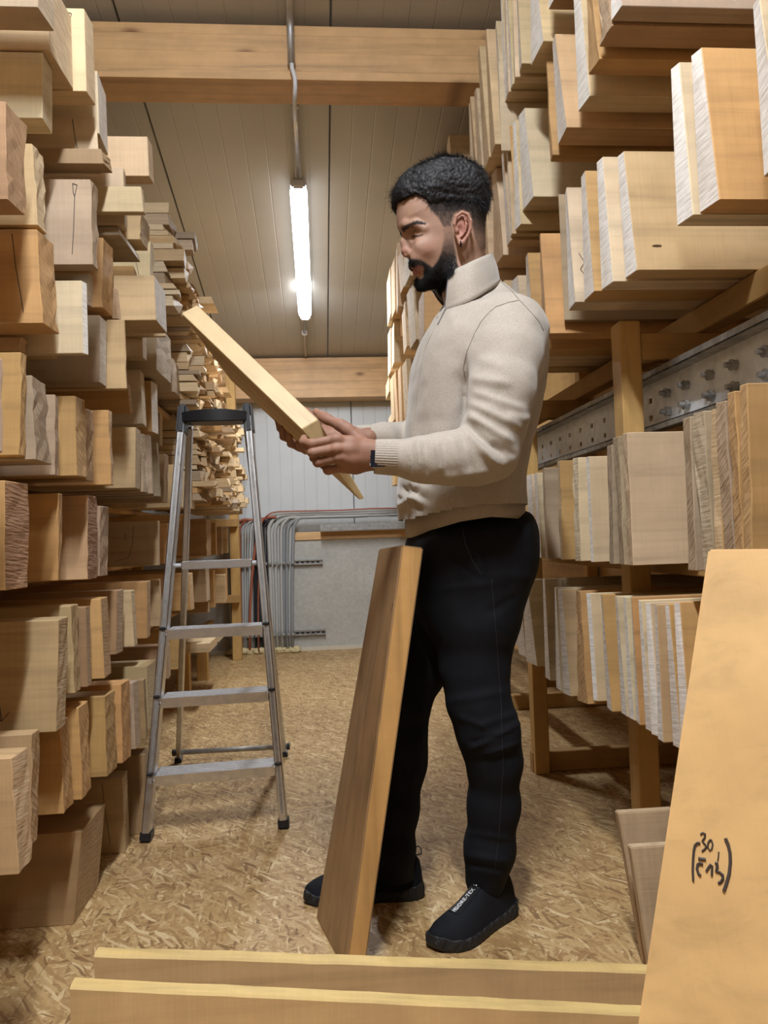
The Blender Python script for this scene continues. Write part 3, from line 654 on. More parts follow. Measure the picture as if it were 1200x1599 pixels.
# ---- the small offcuts stacked at the far end of the left rack
rs = random.Random(4)
variants = []
for k in range(6):
    bm = bmesh.new(); add_box(bm, 0, 1, 0, 1, 0, 1)
    for v in bm.verts:
        if v.co.x > 0.5: v.co.x += rs.uniform(-0.03, 0.03)
        v.co.z += rs.uniform(-0.05, 0.05); v.co.y += rs.uniform(-0.05, 0.05)
    me = bm_mesh(bm); me.materials.append(M['face_knots'] if k == 0 else M['face']); variants.append(me)
tn = ['t', 'h', 'y', 'p', 'g', 'b', 'y', 't']
stuff_bm = bmesh.new(); n_off = 0
def pile(y0, y1, z0, ztop, where, grp, cw=(0.10, 0.17), xe=-0.56, quota=96):
    """columns of offcuts; the nearest stand as things of their own, the rest of the far columns are one heap"""
    global n_off
    y = y0; col = 0; used = 0
    while y < y1:
        w = rs.uniform(*cw); z = z0; row = 0
        top = ztop(y) if callable(ztop) else ztop
        while z < top-0.04:
            h = rs.choice((0.022, 0.028, 0.034, 0.045, 0.05))
            two = rs.random() < 0.45
            for q, (ya, yb) in enumerate(((y, y+w*0.5-0.002), (y+w*0.5, y+w-0.002)) if two else ((y, y+w-0.002),)):
                xx = xe + rs.gauss(0, 0.022) + (0.06 if rs.random() < 0.06 else 0) - 0.005*math.sin(z*9)
                ln = rs.uniform(0.3, 0.5); k = rs.choice(tn); c, word = TONES[k]; f = rs.uniform(0.8, 1.12); v = rs.choice(variants)
                if used < quota:
                    o = bpy.data.objects.new('offcut', v); C.objects.link(o)
                    o.location = (xx-ln, ya, z); o.scale = (ln, (yb-ya)*0.93, h*0.9); o.color = (c[0]*f, c[1]*f, c[2]*f, 1)
                    pos = ('right one ' if q else 'left one ') if two else ''
                    tag(o, f'small {word} offcut, {where}, {ORD[row] if row else "lowest"} row up, {pos}of {ORD[col]} column', 'offcut', grp); used += 1; n_off += 1
                else: add_box(stuff_bm, xx-ln, xx, ya, yb-0.002, z, z+h*0.9)
            z += h+0.001; row += 1
        y += w+0.004; col += 1
def stair(y): return 2.30-(y-3.05)*0.26
pile(3.12, 5.50, 1.86, stair, 'top far left pile', 'offcuts in the uppermost far stack', (0.13, 0.19), -0.565)
pile(3.45, 5.50, 1.52, 1.80, 'middle far left pile', 'offcuts in the middle far stack', (0.13, 0.19), -0.55)
pile(3.60, 5.55, 1.10, 1.47, 'bottom far left pile', 'offcuts in the bottom far stack', (0.12, 0.18), -0.55)
o = mkobj('offcut_heap', bm_mesh(stuff_bm), M['face']); recenter(o); o.color = (*TONES['y'][0], 1)
tag(o, 'farthest columns of small sawn offcuts at the end of the left rack', 'offcuts', kind='stuff')
# some bigger pieces low at the far end
for y, z0, z1, t, tnk in ((4.62, 0.83, 1.02, .06, 'h'), (4.80, 0.83, 1.0, .05, 'b'), (5.0, 0.83, 0.98, .05, 't'), (5.28, .83, 1.0, .06, 'y'), (4.3, 0.52, 0.72, .05, 'b'), (4.62, .52, .74, .06, 'h'), (4.95, .52, .70, .05, 't'), (5.22, .52, .73, .05, 'h'), (4.25, .31, .36, .3, 'y'), (4.66, .31, .35, .3, 'p')):
    bm = bmesh.new(); add_box(bm, -0.45, 0, 0, t, 0, z1-z0); bevel_all(bm, 0.002)
    o = mkobj('rack_board', bm_mesh(bm), M['face']); o.location = (-0.62+rs.uniform(-.02, .02), y, z0); o.color = (*TONES[tnk][0], 1)
    NL = [0] if 'NL' not in globals() else NL; NL[0] += 1
    tag(o, f'short {TONES[tnk][1]} board low at the far left, ' + ('sixth' if z0 > .6 else 'second lowest' if z0 > .4 else 'lowest') + f' shelf, ' + ('nearer' if y < 4.7 else 'farther') + ' end', 'board', 'boards low at the far end of the left rack')

# ================================================================== rack timberwork
def rack(name, lbl, posts, rails, arms, sills=()):
    ys = [p[1] for p in posts]; root = empty(name, (posts[0][0], sum(ys)/len(ys), 0)); tag(root, lbl, 'rack')
    for x, y, w, d, z in posts:
        bm = bmesh.new(); add_box(bm, x-w/2, x+w/2, y-d/2, y+d/2, 0, z); bevel_all(bm, 0.003); mkobj('post', bm_mesh(bm), M['timber'], root)
    for x, y0, y1, z, w, h in rails:
        bm = bmesh.new(); add_box(bm, x-w/2, x+w/2, y0, y1, z-h, z); bevel_all(bm, 0.003); mkobj('rail', bm_mesh(bm), M['timber_y'], root)
    for y, x0, x1, z, w, h in arms:
        bm = bmesh.new(); add_box(bm, x0, x1, y-w/2, y+w/2, z-h, z); bevel_all(bm, 0.003); mkobj('crosspiece', bm_mesh(bm), M['timber_x'], root)
    return root
lp = []
for x, y, zt in ((-0.80, 3.22, 0.30), (-0.80, 4.50, 0.30), (-0.80, 5.2, 0.30), (-0.66, 6.02, 2.2), (-1.30, 0.9, 2.2), (-1.30, 2.1, 2.2), (-1.30, 3.3, 2.2), (-1.30, 4.5, 2.2), (-1.30, 5.6, 2.1)):
    lp.append((x, y, 0.07, 0.07, zt))
lr = []
for t in ('l1', 'l2', 'l3', 'l4', 'l5', 'l6', 'l7', 'l8'):
    z = Z[t]; 
    lr.append((-1.225, 0.85, 6.1, z-0.003, 0.05, 0.06))
for z, y0 in ((0.31, 0.85), (0.517, 0.85), (0.825, 0.9), (1.06, 0.9)):
    lr.append((-0.86, y0, 6.05, z-0.002, 0.05, 0.02))
for z in (1.50, 1.84): lr.append((-0.70, 3.3, 6.05, z, 0.05, 0.03))
la = [(5.96, -1.3, -0.63, z, 0.05, 0.06) for z in (1.08, 1.5, 1.84, 0.5)]
rack('timber_rack', 'tall timber rack along the left of the aisle holding sawn boards', lp, lr, la)
rp = [(0.80, 1.905, 0.055, 0.06, 1.43), (0.80, 2.86, 0.055, 0.06, 1.43), (0.80, 3.9, 0.055, 0.06, 1.43), (1.02, 5.45, 0.06, 0.07, 2.0), (1.50, 1.2, 0.06, 0.07, 2.6), (1.50, 2.86, 0.06, 0.07, 2.6), (1.50, 4.2, 0.06, 0.07, 2.5)]
zmin = {t: min(b['z0'] for b in BOARDS if b['tier'] == t)-0.002 for t in ZR}
rr = [(1.005, 0.85, 5.4, 1.463, 0.05, 0.065), (1.28, 0.85, 5.4, 1.463, 0.05, 0.065), (1.02, 0.85, 5.4, zmin['r4'], 0.05, 0.03), (1.02, 1.0, 5.4, zmin['r5'], 0.05, 0.03),
      (0.885, 0.85, 5.2, 0.815, 0.05, 0.028), (1.30, 0.85, 5.2, 0.815, 0.05, 0.028), (0.885, 0.85, 5.2, zmin['r1'], 0.05, 0.05), (1.30, 0.85, 5.2, zmin['r1'], 0.05, 0.05)]
ra = [(y, 0.83, 1.5, 1.40, 0.045, 0.07) for y in (1.905, 2.86, 3.9)] + [(y, 0.77, 1.5, 0.075, 0.045, 0.075) for y in (2.88, 3.9)] + [(2.90, 0.83, 1.5, 0.36, 0.045, 0.05)]
rack('timber_rack', 'tall timber rack along the right of the aisle holding pale boards behind the man', rp, rr, ra)
# strand board sheet that closes the back of the right rack near the floor
bm = bmesh.new(); add_box(bm, 1.54, 1.56, -2.5, 5.6, 0.0, 0.46); o = recenter(mkobj('back_sheet', bm_mesh(bm), M['osb'])); tag(o, 'strand board sheet standing behind the foot of the right rack', 'panel')
bm = bmesh.new(); add_box(bm, 1.545, 1.56, -2.5, 5.6, 0.47, 2.45); o = recenter(mkobj('back_sheet', bm_mesh(bm), M['timber_y'])); tag(o, 'dark timber sheet closing the back of the right rack', 'panel')  # runs on out of view to darken the light bounced beside the camera
bm = bmesh.new(); add_box(bm, -1.40, -1.385, -2.5, 6.1, 0.0, 2.3); o = recenter(mkobj('back_sheet', bm_mesh(bm), M['timber_y'])); tag(o, 'dark timber sheet closing the back of the left rack', 'panel')  # unseen near length added to dim the bounce off the pale wall

# ---- racks go on unseen beside the camera; rows added to block light under shelves
for side, xs_, tiers, tops in (('left', -0.56, Z, None), ('right', 0.70, ZR, None)):
    bm = bmesh.new(); sg = -1 if side == 'left' else 1; zs = sorted(tiers.values())+[2.75]
    y = -1.6
    while y < 0.80:
        w = rs.uniform(0.05, 0.09)
        for a_, b_ in zip(zs[:-1], zs[1:]):
            x0 = xs_+rs.uniform(-0.03, 0.03); x1 = x0+sg*0.6; h = min((b_-a_)*rs.uniform(0.75, 0.92), 0.34)
            add_box(bm, min(x0, x1), max(x0, x1), y, y+w-0.01, a_, a_+h)
        y += w
    o = mkobj('unseen_board_rows', bm_mesh(bm), M['face']); recenter(o); o.color = (*TONES['t'][0], 1)
    tag(o, 'rows of sawn boards of the ' + side + ' rack going on unseen beside the camera', 'boards', kind='stuff')

# ---- perforated steel beam with bolts
XB = 0.90
zlo, zhi, y0, y1 = 1.165, 1.287, 0.9, 4.6
root = empty('steel_beam', (XB, 2.5, zlo)); tag(root, 'perforated galvanised steel beam with bolts running along the right rack under the timber rail', 'beam')
bm = bmesh.new(); hs = 0.011; zh = (1.196, 1.243)
ycuts = [y0]; holes = [1.99+0.112*k for k in range(22) if 1.99+0.112*k < y1-0.05]
for h in holes: ycuts += [h-hs, h+hs]
ycuts.append(y1); zcuts = [zlo, zh[0]-0.0075, zh[0]+0.0075, zh[1]-0.0075, zh[1]+0.0075, zhi]
vv = {}
def V(y, z):
    k = (round(y, 5), round(z, 5))
    if k not in vv: vv[k] = bm.verts.new((XB, y, z))
    return vv[k]
for i in range(len(ycuts)-1):
    for j in range(5):
        if i % 2 == 1 and j in (1, 3): continue
        bm.faces.new([V(ycuts[i], zcuts[j]), V(ycuts[i+1], zcuts[j]), V(ycuts[i+1], zcuts[j+1]), V(ycuts[i], zcuts[j+1])])
bm.normal_update(); bmesh.ops.solidify(bm, geom=bm.faces[:], thickness=0.004)
mkobj('web', bm_mesh(bm), M['galv'], root)
for z0_, z1_, nm in ((zlo-0.004, zlo, 'flange'), (zhi, zhi+0.004, 'flange')):
    bm = bmesh.new(); add_box(bm, XB-0.045, XB+0.03, y0, y1, z0_, z1_); zz = (z0_-0.0, z1_+0.014) if z0_ > 1.2 else (z0_-0.012, z1_)
    add_box(bm, XB-0.045, XB-0.041, y0, y1, *zz); bevel_all(bm, 0.001); mkobj(nm, bm_mesh(bm), M['galv_dark'], root)
def hexn(bm, x0, x1, y, z, r, n=6):
    a = [bm.verts.new((x0, y+r*math.cos(2*math.pi*k/n), z+r*math.sin(2*math.pi*k/n))) for k in range(n)]
    c = [bm.verts.new((x1, y+r*math.cos(2*math.pi*k/n), z+r*math.sin(2*math.pi*k/n))) for k in range(n)]
    for k in range(n): bm.faces.new([a[k], a[(k+1) % n], c[(k+1) % n], c[k]])
    bm.faces.new(a[::-1]); bm.faces.new(c)
for y in (1.876, 1.776, 1.66, 1.56, 1.44, 1.34):
    for z in zh:
        bm = bmesh.new(); hexn(bm, XB, XB-0.003, y, z, 0.0165, 14); hexn(bm, XB-0.003, XB-0.014, y, z, 0.0115); hexn(bm, XB-0.014, XB-0.017, y, z, 0.0125, 14); hexn(bm, XB-0.017, XB-0.030, y, z, 0.0065, 10)
        mkobj('bolt', bm_mesh(bm), M['galv_dark'], root)
# ================================================================== loose timber
def prism(name, c8, m, lbl, cat, col, bev=0.003, group=None):
    bm = bmesh.new(); add_hex(bm, c8)
    bmesh.ops.recalc_face_normals(bm, faces=bm.faces)
    bmesh.ops.bevel(bm, geom=bm.edges[:], offset=bev, segments=2, affect='EDGES', clamp_overlap=True)
    o = mkobj(name, bm_mesh(bm), m); recenter(o); o.color = (*col, 1)
    return tag(o, lbl, cat, group)
# board leaning against the man's hip
bA, bB = PY(494, 1432, 1.81), PY(538, 1519, 1.585)
bA = PZ(494, 1433, 0.0); 
def lerp(a, b, t): return tuple(a[i]+(b[i]-a[i])*t for i in range(3))
nb = PZ(540, 1521, 0.0); nr = PZ(569, 1523, 0.0)
tA, tN, tR = PY(592, 857, bA[1]-0.02), PY(628, 851, nb[1]-0.0), PY(662, 855, nr[1]+0.0)
bk = tuple(nr[i]+(bA[i]-nb[i]) for i in range(3)); tk = tuple(tR[i]+(tA[i]-tN[i]) for i in range(3))
M['leaner'] = wood_mat('dark_stained_board', 'Z', 0.42, 0.12, rough=0.45)
M['leaner_edge'] = wood_mat('leaning_board_edge', 'Z', 0.34, 0.12, fixed=(0.58, 0.33, 0.115), rough=0.5)
bm = bmesh.new(); fs = add_hex(bm, [nb, nr, bk, bA, tN, tR, tk, tA])
for i in (2, 0, 1): fs[i].material_index = 1
bmesh.ops.recalc_face_normals(bm, faces=bm.faces); bmesh.ops.bevel(bm, geom=bm.edges[:], offset=0.003, segments=2, affect='EDGES')
lean = mkobj('leaning_board', bm_mesh(bm), [M['leaner'], M['leaner_edge']]); recenter(lean); lean.color = (0.36, 0.22, 0.105, 1)
tag(lean, 'tall brown board standing on its end and leaning against the man\'s thigh', 'board')
bm = bmesh.new()
pts = []
for k in range(13):      # a pencilled curve on its broad face
    t = k/12; v = 0.86-0.80*t; u = 0.97-1.55*t+0.62*t*t*1.3
    a = lerp(lerp(bA, nb, max(0.04, u)), lerp(tA, tN, max(0.04, u)), v); pts.append((a[0]-0.0006, a[1], a[2]))
for p, q in zip(pts[:-1], pts[1:]): add_bar(bm, p, q, 0.0012, 0.0012)
mkobj('pencil_mark', bm_mesh(bm), M['pencil'], lean)

# the wedge blank the man is reading
WA, WB, WT = PY(497, 655, 1.625), PY(471, 670, 1.612), PY(566, 780, 1.72)
WT2 = PY(570, 779, 1.72); WT1 = PY(562, 781, 1.716)
WA_, WB_ = PY(308, 476, 1.80), PY(283, 489, 1.787); WT2_ = PY(367, 590, 1.90); WT1_ = PY(361, 594, 1.896)
bm = bmesh.new()
fs = add_hex(bm, [WT1, WT2, WT2_, WT1_, WB, WA, WA_, WB_])
bmesh.ops.recalc_face_normals(bm, faces=bm.faces); bmesh.ops.bevel(bm, geom=bm.edges[:], offset=0.0015, segments=1, affect='EDGES')
wd = wood_mat('split_wedge_wood', 'X', 0.45, 0.1, rough=0.5)
# grain runs along the blank's own length
Lv = (Vector(WA_)-Vector(WA)).normalized(); me = bm_mesh(bm)
rot = Lv.to_track_quat('X', 'Z'); o_ = Vector(WT1)
me.transform(Matrix.Translation(-o_)); me.transform(rot.to_matrix().to_4x4().inverted())
wedge = mkobj('wedge_blank', me, wd); wedge.location = o_; wedge.rotation_mode = 'QUATERNION'; wedge.rotation_quaternion = rot; wedge.color = (0.60, 0.45, 0.235, 1)
tag(wedge, 'pale wedge-shaped wood blank the man holds in both hands', 'wood blank')

# two planks on edge across the foreground
def edge_plank(lbl, p0, p1, y, thick, tone, xr):
    a = PY(*p0, y); b = PY(*p1, y+0.012)
    slope = (b[2]-a[2])/(b[0]-a[0]); dy = (b[1]-a[1])/(b[0]-a[0])
    b = (xr, a[1]+dy*(xr-a[0]), a[2]+slope*(xr-a[0]))
    bm = bmesh.new(); n = 26; R = []
    for k in range(n+1):
        t = k/n; x = a[0]+(b[0]-a[0])*t; y0 = a[1]+(b[1]-a[1])*t; z = a[2]+(b[2]-a[2])*t
        w = 0.0022*mnoise.noise((x*14, y*9, 0))
        R.append([bm.verts.new(q) for q in ((x, y0, 0), (x, y0, z-0.004+w*.6), (x, y0+0.003, z+w*.4), (x, y0+thick-0.003+w, z+w*.4), (x, y0+thick, z-0.004), (x, y0+thick, 0))])
    for k in range(n):
        for i in range(6):
            f = bm.faces.new([R[k][i], R[k][(i+1) % 6], R[k+1][(i+1) % 6], R[k+1][i]]); f.material_index = 1 if i in (1, 2) else 0
    bm.faces.new(R[0][::-1]); bm.faces.new(R[-1])
    o = mkobj('plank', bm_mesh(bm), [M['plank_side'], M['plank_edge']]); recenter(o); o.color = (*tone, 1); return tag(o, lbl, 'plank')
M['plank_side'] = wood_mat('plank_side', 'X', 0.25, 0.5, rough=0.6); M['plank_edge'] = wood_mat('plank_bark_edge', 'X', 0.30, 0.3, fixed=(0.74, 0.54, 0.22))
edge_plank('long plank standing on edge before the man\'s shoes, the farther of two', (147, 1491), (1005, 1517), 1.36, 0.028, (0.68, 0.47, 0.235), 0.78)
edge_plank('long plank on edge at the bottom of the picture, the nearer of two', (109, 1541), (1000, 1583), 1.25, 0.028, (0.66, 0.45, 0.22), 0.80)
for px, py, w, h in ((735, 1586, .006, .016), (725, 1503, .012, .003)):
    pass

# big plank standing close to the camera at the right, with handwriting
cT = PY(1107, 857, 0.80); dT = PY(1330, 868, 0.86); cB = PY(997, 1599, 0.70)
d0 = Vector(cB)-Vector(cT); k = (cT[2])/(cT[2]-cB[2]); gB = Vector(cT)+d0*k
wv = Vector((0.24, -0.14, -0.004))
thk = (d0.cross(wv)).normalized(); thk = thk if thk.y > 0 else -thk; thk = thk*0.032
c8 = [gB, gB+wv, gB+wv+thk, gB+thk, Vector(cT), Vector(cT)+wv, Vector(cT)+wv+thk, Vector(cT)+thk]
for i in (1, 2): c8[i] = Vector((c8[i].x, c8[i].y, gB.z+0.0))
M['plank_near'] = wood_mat('near_plank', 'X', 0.18, 0.25, rough=0.55)
near = prism('plank', [tuple(v) for v in c8], M['plank_near'], 'large orange-tan plank with handwritten 30 in brackets, standing close at the lower right', 'plank', (0.70, 0.445, 0.185), 0.002)
nrm = d0.cross(wv).normalized()
if nrm.y > 0: nrm = -nrm
def onplank(px, py):
    d = Vector(ray(px, py)); o = Vector((0, 0, H)); t = (Vector(cT)-o).dot(nrm)/d.dot(nrm); return o+d*t+nrm*0.0006
def S(pts): return [(1040+x*140/1200, 1260+y*160/1371) for x, y in pts]
STR = [([(465, 485), (425, 485), (395, 515), (380, 580), (370, 700), (365, 850), (372, 990)], .0022),
       ([(468, 365), (500, 345), (530, 360), (525, 410), (492, 455), (520, 490), (550, 530), (525, 565), (488, 592)], .0017),
       ([(600, 435), (570, 480), (565, 540), (590, 580), (620, 560), (632, 500), (615, 450), (600, 435)], .0015),
       ([(800, 420), (835, 500), (862, 620), (866, 750), (850, 900), (810, 1040), (780, 1125)], .0030),
       ([(438, 685), (490, 695), (540, 700)], .0026), ([(500, 770), (455, 755), (432, 770), (422, 830), (440, 890), (470, 920)], .0024),
       ([(545, 860), (575, 810), (605, 770), (622, 790), (618, 920)], .0021),
       ([(660, 745), (690, 750), (695, 790), (680, 865), (720, 870), (765, 910), (768, 960), (740, 1005), (705, 1018)], .0024),
       ([(712, 600), (708, 660), (700, 720)], .0012)]
bm = bmesh.new()
for pts, w in STR:
    q = [onplank(*p) for p in S(pts)]
    add_tube(bm, [v for v in q], w*0.55, 5)
mkobj('handwriting', bm_mesh(bm), M['pencil'], near)

# boards leaning at the foot of the right rack
def lean_board(lbl, p, tone, y0, y1, thick):
    """p: top-left, top-right, bottom-left in the photo; stands on the floor and leans back"""
    bl = PZ(*p[2], 0.0); tl = PY(*p[0], bl[1]+y1); tr = PY(*p[1], bl[1]+y1+y0)
    w = Vector(tr)-Vector(tl); th = Vector((0.0, thick, 0.0))
    b0 = Vector(bl); t0 = Vector(tl); w.z = 0 if abs(w.z) < .02 else w.z
    c = [b0, b0+Vector((w.x, w.y, 0)), b0+Vector((w.x, w.y, 0))+th, b0+th, t0, t0+w, t0+w+th, t0+th]
    return prism('leaning_board', [tuple(v) for v in c], M['face_z'], lbl, 'board', tone, 0.002)
lean_board('taller of two boards leaning at the right rack\'s foot beside the big plank', ((966, 1270), (1060, 1262), (1008, 1508)), (0.50, 0.36, 0.22), 0.0, 0.03, 0.022)
lean_board('shorter pale board leaning before a taller one at the right rack\'s foot', ((986, 1324), (1060, 1317), (1020, 1540)), (0.58, 0.43, 0.27), 0.0, 0.02, 0.022)

# ================================================================== stepladder
root = empty('stepladder', (-0.35, 2.72, 0)); tag(root, 'aluminium stepladder with black top cap standing open in the aisle', 'stepladder')
FL, FR = Vector(PZ(229, 1312, 0)), Vector(PZ(444, 1291, 0))
yt = 2.60
TL, TR = Vector(PY(286, 652, yt)), Vector(PY(388, 652, yt))
TL.z = TR.z = (TL.z+TR.z)/2
RL = Vector(PZ(279, 1190, 0)); RR = Vector((PZ(444, 1185, 0)[0], RL.y, 0))
RTL, RTR = TL+Vector((0.012, 0.06, -0.02)), TR+Vector((-0.012, 0.06, -0.02))
up = (0, 1, 0)
def ladder_bar(nm, a, b, w, h, m=None, upv=(0, 1, 0), bev=0.003):
    bm = bmesh.new(); add_bar(bm, a, b, w, h, upv); bevel_all(bm, bev); return mkobj(nm, bm_mesh(bm), m or M['alu'], root)
for a, b in ((FL, TL), (FR, TR)):
    o = ladder_bar('side_rail', a+Vector((0, 0, 0.01)), b, 0.024, 0.055)
    d = (b-a).normalized()
    # the groove in the rail's front face
    bm = bmesh.new(); add_bar(bm, a+d*0.05+Vector((0, -0.0283, 0)), b-d*0.02+Vector((0, -0.0283, 0)), 0.008, 0.001, up); mkobj('groove', bm_mesh(bm), M['galv_dark'], o)
for a, b in ((RL, RTL), (RR, RTR)): ladder_bar('rear_leg', a+Vector((0, 0, 0.01)), b, 0.02, 0.03)
for p in (FL, FR, RL, RR):
    q = TL if p.x < -0.3 else TR
    d = ((q if p in (FL, FR) else q)-p).normalized(); s = 0.03 if p in (FL, FR) else 0.024
    bm = bmesh.new(); add_bar(bm, p+Vector((0, 0, 0.001)), p+d*0.030, s+0.004, (0.059 if p in (FL, FR) else 0.034), up); bevel_all(bm, 0.004, 2); mkobj('rubber_foot', bm_mesh(bm), M['black'], root)
def rail_at(a, b, z): t = (z-a.z)/(b.z-a.z); return a+(b-a)*t
for py in (1214, 1095, 990):
    pl = PY(240 if py > 1000 else 252, py, 2.42); z = PY(240, py, FL.y+(TL.y-FL.y)*((PY(240, py, 2.42)[2])/TL.z))[2]
    a, b = rail_at(FL, TL, z), rail_at(FR, TR, z)
    st = ladder_bar('step', a+Vector((0.012, 0.012, 0)), b+Vector((-0.012, 0.012, 0)), 0.098, 0.028, upv=(0, 0, 1))
    for dz in (0.0145,):
        for k in range(6):
            bm = bmesh.new(); yy = -0.028+k*0.017
            add_bar(bm, a+Vector((0.016, yy, dz)), b+Vector((-0.016, yy, dz)), 0.005, 0.0022); tag(mkobj('tread_ridge', bm_mesh(bm), M['alu'], st), kind=None)
    bm = bmesh.new(); add_bar(bm, a+Vector((0.014, -0.0385, 0.0)), b+Vector((-0.014, -0.0385, 0.0)), 0.003, 0.03, (0, 0, 1)); mkobj('front_lip', bm_mesh(bm), M['alu'], st)
    for p, s in ((a, 1), (b, -1)):
        bm = bmesh.new(); add_box(bm, p.x-0.010, p.x+0.010, p.y-0.035, p.y+0.03, p.z+0.014, p.z+0.024); bevel_all(bm, 0.003); mkobj('step_clip', bm_mesh(bm), M['black'], root)
        bm = bmesh.new(); q = p+Vector((s*0.012, -0.029, -0.002)); bmesh.ops.create_uvsphere(bm, u_segments=8, v_segments=6, radius=0.006, matrix=Matrix.Translation(q)); mkobj('rivet', bm_mesh(bm), M['alu'], root, smooth=True)
# brace platform under the cap
z4 = PY(330, 881, 2.58)[2]; a, b = rail_at(FL, TL, z4), rail_at(FR, TR, z4)
bm = bmesh.new(); add_tube(bm, [a+Vector((0, 0.02, 0)), b+Vector((0, 0.02, 0))], 0.007, 8); mkobj('hinge_rod', bm_mesh(bm), M['galv'], root, smooth=True)
ladder_bar('platform', a+Vector((0.035, 0.02, 0)), b+Vector((-0.03, 0.02, 0)), 0.08, 0.026, upv=(0, 0, 1))
# rear cross bar
zr = 0.045; a, b = rail_at(RL, RTL, zr), rail_at(RR, RTR, zr)
bm = bmesh.new(); add_tube(bm, [a+Vector((-0.02, 0, 0)), b+Vector((0.02, 0, 0))], 0.010, 10); mkobj('cross_bar', bm_mesh(bm), M['galv_dark'], root, smooth=True)
for p in (a+Vector((-0.02, 0, 0)), b+Vector((0.02, 0, 0))):
    bm = bmesh.new(); add_tube(bm, [p+Vector((-0.006, 0, 0)), p+Vector((0.006, 0, 0))], 0.014, 10); mkobj('bar_cap', bm_mesh(bm), M['black'], root, smooth=True)
# black cap with a curved tray
bm = bmesh.new(); n = 14; rows = []
for k in range(n+1):
    t = k/n; x = TL.x+(TR.x-TL.x)*t; bow = 0.010*math.sin(math.pi*t); yf = yt-0.035-0.03*math.sin(math.pi*t); z = TL.z-0.006
    rows.append([bm.verts.new(q) for q in ((x, yf, z-0.012-bow*.4), (x, yf, z+0.020+bow*.6), (x, yt+0.07, z+0.024+bow*.6), (x, yt+0.07, z-0.008-bow*.3))])
for k in range(n):
    for i in range(4): bm.faces.new([rows[k][i], rows[k][(i+1) % 4], rows[k+1][(i+1) % 4], rows[k+1][i]])
bm.faces.new(rows[0][::-1]); bm.faces.new(rows[-1]); bevel_all(bm, 0.003, 2)
mkobj('top_cap', bm_mesh(bm), M['black'], root, smooth=False)
for p, s in ((TL, -1), (TR, 1)):
    bm = bmesh.new(); d = ((TL-FL) if s < 0 else (TR-FR)).normalized(); add_bar(bm, p-d*0.06, p+d*0.042, 0.032, 0.066, up); bevel_all(bm, 0.008, 3); mkobj('rail_cap', bm_mesh(bm), M['black'], root, smooth=False)
